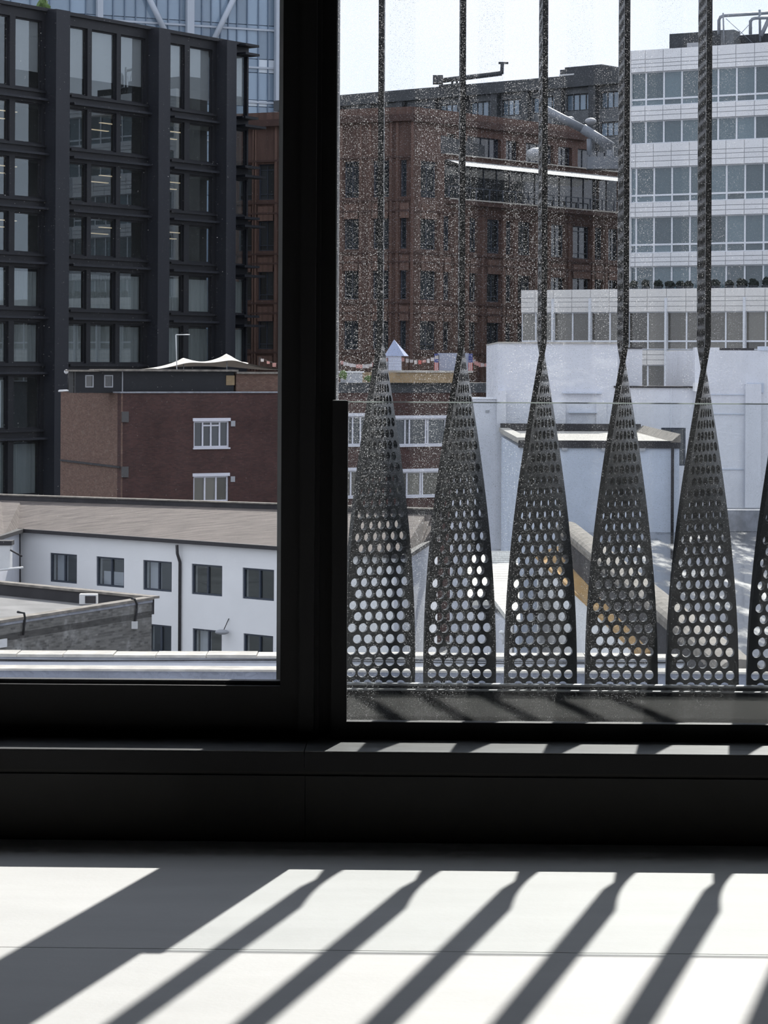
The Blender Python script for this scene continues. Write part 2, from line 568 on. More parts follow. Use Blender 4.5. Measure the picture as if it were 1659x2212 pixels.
def grid_vf(xs, zs, solid, y0, y1):
    """one connected slab in the xz plane whose cells are present where solid(i, j) is true"""
    verts, faces, vid = [], [], {}

    def V(i, j, k):
        key = (i, j, k)
        if key not in vid:
            vid[key] = len(verts)
            verts.append((xs[i], y0 if k == 0 else y1, zs[j]))
        return vid[key]
    nx, nz = len(xs) - 1, len(zs) - 1
    S = [[solid(i, j) for j in range(nz)] for i in range(nx)]

    def on(i, j):
        return 0 <= i < nx and 0 <= j < nz and S[i][j]
    for i in range(nx):
        for j in range(nz):
            if not S[i][j]:
                continue
            faces.append((V(i, j, 0), V(i + 1, j, 0), V(i + 1, j + 1, 0), V(i, j + 1, 0)))
            faces.append((V(i, j, 1), V(i, j + 1, 1), V(i + 1, j + 1, 1), V(i + 1, j, 1)))
            if not on(i - 1, j):
                faces.append((V(i, j, 0), V(i, j + 1, 0), V(i, j + 1, 1), V(i, j, 1)))
            if not on(i + 1, j):
                faces.append((V(i + 1, j, 0), V(i + 1, j, 1), V(i + 1, j + 1, 1), V(i + 1, j + 1, 0)))
            if not on(i, j - 1):
                faces.append((V(i, j, 0), V(i, j, 1), V(i + 1, j, 1), V(i + 1, j, 0)))
            if not on(i, j + 1):
                faces.append((V(i, j + 1, 0), V(i + 1, j + 1, 0), V(i + 1, j + 1, 1), V(i, j + 1, 1)))
    return verts, faces


def wall_vf(x0, x1, z0, z1, holes, y0, y1):
    """holes: (a, b, c, d) = x range a..b, z range c..d"""
    xs = sorted({round(v, 4) for v in [x0, x1] + [h[0] for h in holes] + [h[1] for h in holes] if x0 <= v <= x1})
    zs = sorted({round(v, 4) for v in [z0, z1] + [h[2] for h in holes] + [h[3] for h in holes] if z0 <= v <= z1})

    def solid(i, j):
        x, z = (xs[i] + xs[i + 1]) / 2, (zs[j] + zs[j + 1]) / 2
        return not any(h[0] < x < h[1] and h[2] < z < h[3] for h in holes)
    return grid_vf(xs, zs, solid, y0, y1)


def tube_vf(pts, r, n=8, cap=True):
    verts, faces = [], []
    pts = [Vector(p) for p in pts]
    for k, p in enumerate(pts):
        if k == 0:
            t = pts[1] - p
        elif k == len(pts) - 1:
            t = p - pts[k - 1]
        else:
            t = (pts[k + 1] - p).normalized() + (p - pts[k - 1]).normalized()
        t.normalize()
        a = Vector((0, 0, 1)) if abs(t.z) < 0.9 else Vector((0, 1, 0))
        b = t.cross(a).normalized()
        c = t.cross(b).normalized()
        for q in range(n):
            an = 2 * math.pi * q / n
            verts.append(p + (b * math.cos(an) + c * math.sin(an)) * r)
    for k in range(len(pts) - 1):
        for q in range(n):
            q2 = (q + 1) % n
            faces.append((k * n + q, k * n + q2, (k + 1) * n + q2, (k + 1) * n + q))
    if cap:
        faces.append(tuple(range(n - 1, -1, -1)))
        faces.append(tuple(range((len(pts) - 1) * n, len(pts) * n)))
    return verts, faces


def tube(name, m, pts, r, parent=None, n=8):
    org = Vector(parent.location) if parent else Vector(pts[0])
    v, f = tube_vf([Vector(p) - org for p in pts], r, n)
    return link(name, new_mesh(name, v, f, [m], smooth=True), parent, (0, 0, 0) if parent else org)


def prism(name, m, poly, z0, z1, parent=None):
    """vertical prism over a plan polygon"""
    org = Vector(parent.location) if parent else Vector((poly[0][0], poly[0][1], z0))
    n = len(poly)
    v = [Vector((p[0], p[1], z0)) - org for p in poly] + [Vector((p[0], p[1], z1)) - org for p in poly]
    f = [tuple(range(n - 1, -1, -1)), tuple(range(n, 2 * n))] + [(i, (i + 1) % n, n + (i + 1) % n, n + i) for i in range(n)]
    return link(name, new_mesh(name, v, f, [m]), parent, (0, 0, 0) if parent else org)


def hull(name, m, top, thick, parent=None):
    """slab whose upper face is the given polygon (world points) and whose lower face lies thick below"""
    org = Vector(parent.location) if parent else Vector(top[0])
    n = len(top)
    v = [Vector(p) - org for p in top] + [Vector(p) - org - Vector((0, 0, thick)) for p in top]
    f = [tuple(range(n)), tuple(range(2 * n - 1, n - 1, -1))] + [(i, n + i, n + (i + 1) % n, (i + 1) % n) for i in range(n)]
    return link(name, new_mesh(name, v, f, [m]), parent, (0, 0, 0) if parent else org)


def blob(name, m, c, rx, ry, rz, parent=None, seed=0, rough=0.3):
    """lumpy leafy mass"""
    rnd = random.Random(seed)
    verts, faces = [], []
    nu, nv = 14, 8
    for j in range(nv + 1):
        th = math.pi * j / nv
        for i in range(nu):
            ph = 2 * math.pi * i / nu
            k = 1 + rnd.uniform(-rough, rough) * (1 if 0 < j < nv else 0)
            verts.append(Vector((math.sin(th) * math.cos(ph) * rx * k, math.sin(th) * math.sin(ph) * ry * k, math.cos(th) * rz * k)) + Vector(c))
    for j in range(nv):
        for i in range(nu):
            i2 = (i + 1) % nu
            faces.append((j * nu + i, (j + 1) * nu + i, (j + 1) * nu + i2, j * nu + i2))
    org = Vector(parent.location) if parent else Vector(c)
    return link(name, new_mesh(name, [v - org for v in verts], faces, [m]), parent, (0, 0, 0) if parent else org)


# ------------------------------------------------------------------ facade helper
ZG = -15.0


class Fac:
    """a vertical facade plane; s runs to the right along it, o is distance out of it towards the viewer"""

    def __init__(self, A, B):
        self.A = Vector((A.x, A.y, 0))
        e = Vector((B.x - A.x, B.y - A.y, 0))
        self.len = e.length
        self.e = e.normalized()
        self.n = Vector((self.e.y, -self.e.x, 0))
        self.rz = math.atan2(self.e.y, self.e.x)

    def uv(self, px, py, o=0.0):
        r = ray(px, py)
        q = self.A + self.n * o
        t = self.n.dot(q - EYE) / self.n.dot(r)
        X = EYE + r * t
        return (X - self.A).dot(self.e), X.z

    def s(self, px, py=790, o=0.0):
        return self.uv(px, py, o)[0]

    def z(self, px, py, o=0.0):
        return self.uv(px, py, o)[1]

    def W(self, s, z, o=0.0):
        p = self.A + self.e * s + self.n * o
        return Vector((p.x, p.y, z))


def level(a, b, da):
    A = P(a[0], a[1], da)
    rb = ray(*b)
    return Fac(A, EYE + rb * ((A.z - H) / rb.z))


def twod(pa, da, pb, db):
    return Fac(P(pa, 790, da), P(pb, 790, db))


def put(name, me, root, fac, s, z, o):
    w = fac.W(s, z, o)
    return link(name, me, root, w - Vector(root.location), fac.rz)


def fbox(name, m, root, fac, s0, s1, z0, z1, o0, o1, sub=None):
    """box on a facade; sub: place it under that part instead of directly under the thing"""
    me = box_mesh(s1 - s0, o1 - o0, z1 - z0, m)
    if sub is not None:
        w = fac.W(s0, z0, (o0 + o1) / 2)
        rel = Matrix.Rotation(-fac.rz, 4, 'Z') @ (w - Vector(root.location) - Vector(sub.location))
        return link(name, me, sub, rel, 0)
    return put(name, me, root, fac, s0, z0, (o0 + o1) / 2)


def fwall(name, m, root, fac, s0, s1, z0, z1, holes, o0, o1):
    hs = [(a - s0, b - s0, c - z0, d - z0) for a, b, c, d in holes]
    v, f = wall_vf(0, s1 - s0, 0, z1 - z0, hs, -o1, -o0)
    return put(name, new_mesh(name, v, f, [m]), root, fac, s0, z0, 0)


_wcache = {}


def window(root, fac, s0, s1, z0, z1, o, fm, pm, vb=(), hb=(), fr=0.08, bar=0.06, dep=0.12, pane_o=None, name='window', label=None):
    """frame with glazing bars (fractions vb, hb) and one pane for each light"""
    w, h = s1 - s0, z1 - z0
    key = (round(w, 3), round(h, 3), fm, tuple(vb), tuple(hb), fr, bar, dep)
    vx = [0.0] + list(vb) + [1.0]
    hz = [0.0] + list(hb) + [1.0]
    lights = []
    for i in range(len(vx) - 1):
        for j in range(len(hz) - 1):
            a = vx[i] * w + (fr if i == 0 else bar / 2)
            b = vx[i + 1] * w - (fr if i == len(vx) - 2 else bar / 2)
            c = hz[j] * h + (fr if j == 0 else bar / 2)
            d = hz[j + 1] * h - (fr if j == len(hz) - 2 else bar / 2)
            lights.append((a, b, c, d))
    if key not in _wcache:
        v, f = wall_vf(0, w, 0, h, lights, -dep / 2, dep / 2)
        _wcache[key] = new_mesh('window', v, f, [fm])
    ob = put(name, _wcache[key], root, fac, s0, z0, o)
    for a, b, c, d in lights:
        link('pane', box_mesh(b - a + 0.02, 0.02, d - c + 0.02, pm), ob, (a - 0.01, 0.02, c - 0.01))
    if label:
        ob['label'] = label
    return ob


# ================================================================== THE ROOM
XL, XR = -3.4, 3.0            # glazed bay
Y_SK, Y_LE = 8.21, 8.14
Z_LE, Z_HEAD, Z_CEIL = 0.320, 2.98, 3.15
RX0, RX1, RY0 = -4.6, 4.6, -3.0


def struct(o):
    o['kind'] = 'structure'
    return o


# floor: screed base with two cast panels and an open joint between them
floor = struct(empty('floor', (0, 0, 0)))
yj = PZ(829, 2054, 0).y
wbox('floor_base', 'joint_dark', RX0, RX1, RY0, Y_SK + 0.3, -0.30, -0.015, floor)
wbox('floor_panel', 'floor_concrete', RX0, RX1, yj + 0.003, Y_SK + 0.02, -0.015, 0.0, floor)
wbox('floor_panel', 'floor_concrete', RX0, RX1, RY0, yj - 0.003, -0.015, 0.0, floor)
struct(wbox('ceiling', 'room_dark', RX0, RX1, RY0, 8.6, Z_CEIL, Z_CEIL + 0.3))
struct(wbox('wall_left', 'room_dark', RX0 - 0.3, RX0, RY0, 8.6, 0, Z_CEIL))
struct(wbox('wall_right', 'room_dark', RX1, RX1 + 0.3, RY0, 8.6, 0, Z_CEIL))
struct(wbox('wall_back', 'room_dark', RX0, RX1, RY0 - 0.3, RY0, 0, Z_CEIL))

# front wall below and around the glazing
wf = struct(empty('wall_front', (0, 8.5, 0)))
wbox('plinth', 'black_panel', RX0, RX1, 8.235, 8.95, -0.3, 0.20, wf)
wbox('plinth_core', 'black_panel', RX0, RX1, 8.225, 8.50, 0.20, 0.252, wf)
wbox('side_pier', 'black_panel', RX0, XL, 8.40, 8.9, 0.32, Z_CEIL, wf)
wbox('side_pier', 'black_panel', XR, RX1, 8.40, 8.9, 0.32, Z_CEIL, wf)
wbox('lintel', 'black_panel', XL, XR, 8.40, 8.52, Z_HEAD, Z_CEIL, wf)

xj = PY(659, 1740, Y_SK).x
bb = struct(empty('baseboard_front', (0, Y_SK, 0)))
for a, b in ((RX0, xj - 0.0015), (xj + 0.0015, RX1)):
    wbox('panel', 'black_panel', a, b, Y_SK, Y_SK + 0.025, 0.0, 0.224, bb)
tr = struct(empty('trim_1', (0, Y_LE, 0.252)))
for a, b in ((RX0, xj - 0.001), (xj + 0.001, RX1)):
    wbox('ledge_panel', 'ledge_paint', a, b, Y_LE, 8.50, 0.258, Z_LE, tr)
    wbox('ledge_lip', 'black_frame', a, b, Y_LE - 0.004, Y_LE, 0.252, Z_LE - 0.004, tr)

# ---- left window
def X(px, Y, py=790):
    return PY(px, py, Y).x


w1 = struct(empty('window_1', (-1.5, 8.42, Z_LE)))
xs1 = X(609, 8.40)
wbox('sill_track', 'black_frame', XL, X(690, 8.42), 8.425, 8.50, Z_LE, 0.372, w1)
wbox('bottom_rail', 'black_frame', XL, X(652, 8.39), 8.392, 8.470, 0.368, 0.505, w1)
wbox('gasket', 'black_frame', XL, xs1, 8.424, 8.462, 0.505, 0.519, w1)
wbox('stile', 'black_frame', xs1, X(652, 8.39), 8.392, 8.470, 0.505, Z_HEAD, w1)
wbox('stile', 'black_frame', XL, XL + 0.08, 8.392, 8.470, 0.505, Z_HEAD, w1)
wbox('top_rail', 'black_frame', XL + 0.08, xs1, 8.392, 8.470, Z_HEAD - 0.05, Z_HEAD, w1)
g1 = wbox('pane', 'window_glass', XL + 0.05, xs1 + 0.01, 8.414, 8.422, 0.50, Z_HEAD - 0.03, w1)
g1.data.materials.append(MATS['few_spots_glass'])
g1.data.polygons[2].material_index = 1

# ---- mullion between the two windows
w_m = struct(empty('trim_2', (X(668, 8.4), 8.42, Z_LE)))
wbox('mullion_post', 'black_frame', X(652, 8.42) , X(692, 8.42), 8.41, 8.52, Z_LE, Z_HEAD, w_m)
wbox('cover_strip', 'black_frame', X(649, 8.365), X(681, 8.365), 8.365, 8.405, 0.350, Z_HEAD, w_m)

# ---- right window
w2 = struct(empty('window_2', (1.2, 8.47, Z_LE)))
xs2 = X(724, 8.44)
wbox('stile', 'black_frame', X(692, 8.44), xs2, 8.445, 8.515, Z_LE, Z_HEAD, w2)
wbox('stile', 'black_frame', XR - 0.06, XR, 8.445, 8.515, Z_LE, Z_HEAD, w2)
wbox('bottom_rail', 'black_frame', xs2, XR - 0.06, 8.455, 8.515, Z_LE, 0.372, w2)
wbox('top_rail', 'black_frame', xs2, XR - 0.06, 8.445, 8.515, Z_HEAD - 0.05, Z_HEAD, w2)
wbox('gasket', 'bright_trim', xs2, xs2 + 0.003, 8.462, 8.466, 0.372, Z_HEAD - 0.05, w2)  # bright strip painted as the sunlit edge of the stile
g2 = wbox('pane', 'window_glass', xs2 - 0.005, XR - 0.05, 8.476, 8.484, 0.365, Z_HEAD - 0.03, w2)
g2.data.materials.append(MATS['spotted_glass'])
g2.data.polygons[2].material_index = 1

# ---- outside the glass: sill gully, kerb, column, head rail
t3 = struct(empty('trim_3', (0, 9.1, 0)))
wbox('gully', 'outer_metal', RX0, RX1, 8.50, 9.29, 0.20, 0.24, t3)
wbox('kerb', 'outer_metal', RX0, RX1, 9.29, 9.33, 0.10, 0.390, t3)
wbox('kerb_cap', 'bright_trim', RX0, RX1, 9.295, 9.33, 0.391, 0.3985, t3)
wbox('kerb_lip', 'bright_trim', RX0, RX1, 9.255, 9.29, 0.376, 0.381, t3)
t4 = struct(empty('trim_4', (X(670, 9.1), 9.1, 0)))
wbox('outer_fin', 'outer_column', X(617, 9.05), X(731.5, 9.05), 8.60, 9.05, 0.24, 4.02, t4)
t5 = struct(empty('trim_5', (0, 9.2, 4.02)))
wbox('head_rail', 'outer_metal', RX0, RX1, 8.9, 9.6, 4.02, 4.20, t5)

# ---- glass balustrade inside the right window
gb = empty('glass_balustrade', (1.2, 8.42, Z_LE), 'frameless glass balustrade with black end post in front of the dusty right-hand window', 'balustrade')
xb = X(752, 8.40)
gp = wbox('glass_panel', 'rail_glass', xb - 0.01, XR - 0.1, 8.420, 8.432, 0.34, 1.4915, gb)
for q in ('rail_glass_dust', 'glass_edge'):
    gp.data.materials.append(MATS[q])
gp.data.polygons[2].material_index = 1
for q in (1, 3, 4, 5):
    gp.data.polygons[q].material_index = 2
wbox('top_edge', 'glass_edge', xb, XR - 0.1, 8.4205, 8.4315, 1.4915, 1.4955, gb)
wbox('end_post', 'black_frame', X(719, 8.40), xb, 8.400, 8.442, Z_LE, 1.497, gb)
wbox('bottom_channel', 'black_frame', xb, XR - 0.1, 8.408, 8.444, Z_LE, 0.381, gb)
wbox('post_lit_edge', 'bright_trim', X(719, 8.40), xb - 0.004, 8.404, 8.440, 1.497, 1.499, gb)  # bright strip painted as the lit top edge of the post

# ================================================================== PERFORATED RIBBONS
RY, RW, RT = 9.38, 0.282, 0.0215
PITCH, ROWH, HR = 0.0431, 0.0441, 0.0174
ZB, ZT, ZR0 = 0.399, 1.710, 0.4293


def ribbon_mesh():
    verts, faces, vid = [], [], {}

    def th(z):
        t = min(1.0, max(0.0, (z - ZB) / (ZT - ZB)))
        return math.radians(90.4) * t

    def V(u, z, k):
        key = (round(u, 5), round(z, 5), k)
        if key not in vid:
            a = th(z)
            t = (-RT / 2 if k else RT / 2)
            vid[key] = len(verts)
            verts.append((u * math.cos(a) + t * math.sin(a), u * math.sin(a) - t * math.cos(a), z))
        return vid[key]
    N = 16
    for j in range(-3, 83):
        zc = ZR0 + ROWH * j
        z0, z1 = zc - ROWH / 2, zc + ROWH / 2
        n = 6 if j % 2 == 0 else 5
        us = [(i - (n - 1) / 2) * PITCH for i in range(n)]
        e = us[-1] + PITCH / 2
        zs = [z0, zc - ROWH / 2 * math.tan(math.pi / 8), zc, zc + ROWH / 2 * math.tan(math.pi / 8), z1]
        for k in (0, 1):
            for a, b in ((-RW / 2, -e), (e, RW / 2)):
                for q in range(4):
                    f = [V(a, zs[q], k), V(b, zs[q], k), V(b, zs[q + 1], k), V(a, zs[q + 1], k)]
                    faces.append(tuple(f if k == 0 else f[::-1]))
        for sgn in (-1, 1):
            for q in range(4):
                f = [V(sgn * RW / 2, zs[q], 0), V(sgn * RW / 2, zs[q], 1), V(sgn * RW / 2, zs[q + 1], 1), V(sgn * RW / 2, zs[q + 1], 0)]
                faces.append(tuple(f if sgn > 0 else f[::-1]))
        for u in us:
            inn, outp = [], []
            for i in range(N):
                an = 2 * math.pi * i / N
                c, s = math.cos(an), math.sin(an)
                inn.append((u + HR * c, zc + HR * s))
                if abs(c) >= abs(s) - 1e-9:
                    ou = math.copysign(PITCH / 2, c)
                    oz = ROWH / 2 * (s / abs(c))
                else:
                    oz = math.copysign(ROWH / 2, s)
                    ou = PITCH / 2 * (c / abs(s))
                outp.append((u + ou, zc + oz))
            for i in range(N):
                i2 = (i + 1) % N
                for k in (0, 1):
                    f = [V(*inn[i], k), V(*outp[i], k), V(*outp[i2], k), V(*inn[i2], k)]
                    faces.append(tuple(f if k == 0 else f[::-1]))
                faces.append((V(*inn[i], 0), V(*inn[i2], 0), V(*inn[i2], 1), V(*inn[i], 1)))
    return new_mesh('twisted_ribbon', verts, faces, ['ribbon_metal'])


rib_me = ribbon_mesh()
rib_lab = ['twisted perforated metal ribbon closest to the black mullion',
           'twisted perforated metal ribbon second from the black mullion',
           'twisted perforated metal ribbon third from the black mullion',
           'twisted perforated metal ribbon fourth from the black mullion',
           'twisted perforated metal ribbon fifth from the black mullion',
           'twisted perforated metal ribbon cut off by the right edge of the picture',
           'twisted perforated metal ribbon just beyond the right edge of the picture',
           'outermost twisted perforated metal ribbon beyond the right edge of the picture']
for k in range(8):
    bx = PY(818 + 174.6 * k, 1470, RY).x
    o = link('twisted_ribbon', rib_me, None, (bx, RY, 0))
    tag(o, rib_lab[k], 'metal ribbon', 'perforated ribbons outside the right window')

# ================================================================== THE CITY
gr = wbox('ground', 'ground_grey', -400, 400, 12, 700, ZG - 1, ZG)
gr['kind'] = 'structure'

# ------------------------------------------------------------ A: dark steel office block
fa = level((0, 7), (463, 88), 166.0)
A = empty('office_building', fa.W(0, ZG), 'dark navy steel office block with tall projecting columns and rows of curtained windows', 'building')
zt = fa.z(220, 47)
rowsA = [(67, 212), (241, 326), (357, 440), (471, 555), (585, 669), (699, 785), (812, 922), (946, 1060)]
colsA = [(-62, -30), (-22, 18), (30, 88), (131, 186), (195, 249), (258, 311), (350, 396), (407, 457), (499, 531)]
sA = [(fa.s(a), fa.s(b)) for a, b in colsA]
zA = [(fa.z(220, b), fa.z(220, a)) for a, b in rowsA]
s_end = fa.s(534)
holes = [(a, b, c, d) for a, b in sA for c, d in zA]
fwall('wall', 'steel_navy', A, fa, fa.s(-90), s_end, ZG, zt, holes, -0.35, 0.0)
fbox('body', 'office_dark', A, fa, fa.s(-90), s_end - 0.2, ZG, zt - 0.3, -22, -4.0)
for zi, (c, d) in enumerate(zA):
    fbox('floor_slab', 'office_mid', A, fa, fa.s(-90), s_end - 0.1, d + 0.15, d + 0.4, -3.99, -0.36)
    # slab edge ledges between the columns
    for a, b in ((-90, 112), (148, 335), (365, 482)):
        fbox('ledge', 'steel_navy_light', A, fa, fa.s(a), fa.s(b), c - 0.78, c - 0.62, 0.0, 0.45)
        fbox('sill', 'steel_navy', A, fa, fa.s(a), fa.s(b), c - 0.22, c - 0.06, 0.0, 0.18)
for a, b, tp in ((118, 148, 21), (340, 365, 61), (487, 508, 87)):
    s0, s1 = fa.s(a, 790, 1.05), fa.s(b, 790, 1.05)
    fbox('column', 'steel_navy_light', A, fa, s0, s1, ZG, fa.z((a + b) / 2, tp, 1.05), 0.0, 1.05)
fbox('parapet', 'steel_navy', A, fa, fa.s(-90), s_end, zt, zt + 0.25, -0.4, 0.25)
rnA = random.Random(3)
for ci, (a, b) in enumerate(sA):
    for ri, (c, d) in enumerate(zA):
        wv = window(A, fa, a, b, c, d, -0.25, 'steel_navy', 'office_glass', fr=0.10)
        w, h = b - a, d - c
        if ri == 0:
            cut = 0.26 if ci < 6 else 0.20
            if ci != 1:
                link('blind', box_mesh(w - 0.1, 0.03, h * (1 - cut), 'blind_grey'), wv, (0.05, 0.14, h * cut))
        elif ri in (4, 5, 7) or (ri == 6 and ci < 2):
            # pleated curtain hanging behind the pane
            n = 26
            v, f = [], []
            for q in range(n + 1):
                x = 0.05 + (w - 0.1) * q / n
                y = 0.20 + 0.07 * math.sin(q * 1.35 + ci)
                v += [(x, y, 0.02), (x, y, h * (0.93 if ri != 4 else 0.9))]
            for q in range(n):
                f.append((2 * q, 2 * q + 2, 2 * q + 3, 2 * q + 1))
            link('curtain', new_mesh('curtain', v, f, ['curtain_grey']), wv)
        elif ci in (2, 5, 7) and ri in (1, 2, 3):
            for q in range(2):
                zz = h * (0.82 - 0.14 * q)
                link('strip_light', box_mesh(w * 0.8, 0.25, 0.05, 'strip_light'), wv, (w * 0.1, 2.0 + 1.2 * q, zz))
# thin sunshade blades at the far corner
for y, x1 in ((101, 537), (120, 538), (257, 536), (275, 553), (363, 540), (383, 553), (473, 540), (490, 553), (577, 540), (597, 553), (684, 540), (704, 553)):
    z = fa.z(534, y)
    fbox('sunshade_blade', 'steel_navy', A, fa, fa.s(508), fa.s(x1), z - 0.09, z + 0.09, -0.1, 0.9)
# roof plant tuft
blob('roof_bush', 'leaf_green', P(94, 15, 172), 0.45, 0.45, 0.5, None, 5, 0.4)
tag(bpy.data.objects['roof_bush'], 'small green bush on the roof edge of the dark steel block', 'bush')

# ------------------------------------------------------------ T: glass tower
ft = level((224, 34), (594, 58), 300.0)
T = empty('glass_tower', ft.W(0, ZG), 'tall blue glass tower with diagonal white bracing behind the dark steel block', 'building')
sT0, sT1 = ft.s(-20), ft.s(611)
zT1 = ft.z(400, -60)
fbox('core', 'tower_bar', T, ft, sT0, sT1 - 0.3, ZG, zT1, -25, -0.4)
mull = [ft.s(p) for p in (-20, 20, 62, 104, 148, 182, 217, 241, 266, 290, 312, 335, 360, 385, 412, 433, 453, 473, 490, 509, 531, 555, 576, 596)]
zlev = [ft.z(400, y) for y in (480, 420, 355, 290, 222, 208, 148, 118, 52, 44, -20, -60)]
for i in range(len(mull) - 1):
    for j in range(len(zlev) - 1):
        lit = (i, j) in ((21, 6), (22, 6), (20, 4), (21, 4))
        fbox('pane', 'tower_lit' if lit else 'tower_pane', T, ft, mull[i] + 0.05, mull[i + 1] - 0.05, zlev[j] + 0.05, zlev[j + 1] - 0.05, -0.4, -0.2)
for s in mull:
    fbox('mullion', 'tower_bar', T, ft, s - 0.06, s + 0.06, zlev[0], zT1, -0.35, 0.0)
for y in (54, 137, 213, 301):
    z = ft.z(400, y)
    fbox('transom', 'tower_steel', T, ft, sT0, sT1, z - 0.12, z + 0.12, -0.3, 0.05)
for a, b in ((211, 223), (405, 420), (597, 611)):
    fbox('steel_post', 'tower_steel', T, ft, ft.s(a, 50, 0.9), ft.s(b, 50, 0.9), ZG, zT1, 0.1, 0.9)
for a, b, c, d in ((314, -20, 362, 78), (513, -20, 455, 100)):
    s0, z0 = ft.uv(a, b, 0.6)
    s1, z1 = ft.uv(c, d, 0.6)
    tube('brace', 'tower_steel', [ft.W(s0, z0, 0.6), ft.W(s1, z1, 0.6)], 0.36, T, 10)

# ------------------------------------------------------------ B: terracotta block
fbL = twod(500, 201.5, 886, 195.0)
fbR = twod(886, 195.0, 1345, 216.5)
B = empty('brick_office', fbL.W(fbL.len, ZG), 'red-brown terracotta brick office block with stacked windows behind the black mullion', 'building')
rowsB = [(345, 424), (461, 537), (572, 646), (682, 755)]
zB = [(fbL.z(877, b), fbL.z(877, a)) for a, b in rowsB]
ztB = fbL.z(877, 262)
winL = [(512, 540), (555, 590), (616, 651), (677, 712), (742, 773), (806, 838), (861, 878)]
winL = [(512, 542), (555, 590), (612, 648), (674, 709), (741, 773), (803, 838), (862, 884)]
winR = [(907, 943), (957, 972), (989, 1003), (1013, 1030), (1051, 1081), (1092, 1106), (1118, 1147), (1166, 1180), (1189, 1219), (1236, 1274), (1284, 1302), (1313, 1336)]
holesL = [(fbL.s(a), fbL.s(b), c, d) for a, b in winL for c, d in zB]
zBR = zB
holesR = [(fbR.s(a), fbR.s(b), c, d) for a, b in winR for ri, (c, d) in enumerate(zBR) if ri > 0 or a < 950]
balc = (fbR.s(958), fbR.s(1340), zB[0][0] + 0.1, zB[0][1] + 0.3)
OA = -4.5
att = [(fbR.s(a, 310, OA), fbR.s(b, 310, OA), fbR.z(1000, 343, OA), fbR.z(1000, 292, OA)) for a, b in ((966, 986), (1009, 1082), (1093, 1121), (1136, 1196), (1206, 1236), (1248, 1330))]
ztopR = ztB + 0.75
zter = balc[3] + 0.45
fwall('wall', 'terracotta', B, fbL, 0, fbL.len, ZG, ztB, holesL, -0.5, 0.0)
fwall('wall', 'terracotta', B, fbR, 0, fbR.len, ZG, zter, holesR + [balc], -0.5, 0.0)
sa0 = fbR.s(950, 300, OA)
fwall('attic_wall', 'terracotta', B, fbR, sa0, fbR.len + 1, zter - 1, ztopR, att, OA - 0.5, OA)
fbox('attic_return', 'terracotta', B, fbR, 0, fbR.s(952, 300), zter, ztB, -3, 0.0)
fbox('terrace_deck', 'concrete_grey', B, fbR, 0.5, fbR.len, zter - 0.6, zter - 0.4, OA - 0.4, -0.5)
fbox('body', 'charcoal', B, fbL, 0.5, fbL.len + 0.1, ZG, ztB - 0.6, -20, -0.7)
fbox('body', 'charcoal', B, fbR, 0.0, fbR.len, ZG, zter - 0.7, -20, -2.4)
fbox('attic_body', 'charcoal', B, fbR, sa0, fbR.len + 1, zter - 0.6, ztopR - 0.2, -20, OA - 0.9)
for (fc, lst) in ((fbL, holesL), (fbR, holesR)):
    for a, b, c, d in lst:
        w = b - a
        window(B, fc, a, b, c, d, -0.35, 'slate_frame', 'dark_pane', vb=((0.5,) if w > 0.8 else ()), hb=(0.16, 0.84), fr=0.09, bar=0.07)
for a, b, c, d in att:
    n = max(1, round((b - a) / 1.1))
    window(B, fbR, a, b, c, d, OA - 0.4, 'slate_frame', 'slate_pane', vb=tuple((k + 1) / n for k in range(n - 1)), fr=0.06)
# balcony glazing behind the slatted canopy
nb = 14
window(B, fbR, balc[0], balc[1], balc[2], balc[3], -1.6, 'slate_frame', 'dark_pane', vb=tuple((k + 1) / nb for k in range(nb - 1)), fr=0.1, name='balcony_glazing')
fbox('balcony_deck', 'terracotta_dark', B, fbR, balc[0], balc[1], balc[2] - 0.5, balc[2], -1.5, 0.6)
nsl = 36
for k in range(nsl):
    s = balc[0] + (balc[1] - balc[0]) * (k + 0.1) / nsl
    w_ = (balc[1] - balc[0]) / nsl * 0.80
    zt2 = balc[3] + 0.02
    hull('canopy_slat', 'white_slat', [fbR.W(s, zt2, 0.1), fbR.W(s + 0.25, zt2 - 0.62, 1.9), fbR.W(s + w_ + 0.25, zt2 - 0.62, 1.9), fbR.W(s + w_, zt2, 0.1)], 0.02, B)
for k in range(15):
    s = balc[0] + (balc[1] - balc[0]) * k / 14
    fbox('rail_post', 'slate_frame', B, fbR, s - 0.05, s + 0.05, balc[2], balc[2] + 0.95, 0.45, 0.55)
fbox('hand_rail', 'slate_frame', B, fbR, balc[0], balc[1], balc[2] + 0.9, balc[2] + 0.97, 0.45, 0.55)
fbox('terrace_coping', 'stone_cream', B, fbR, balc[0], balc[1], balc[3] + 0.42, balc[3] + 0.50, 0.0, 0.2)
fbox('deck_edge', 'stone_cream', B, fbR, balc[0], balc[1], balc[2] - 0.12, balc[2] - 0.02, 0.6, 0.66)
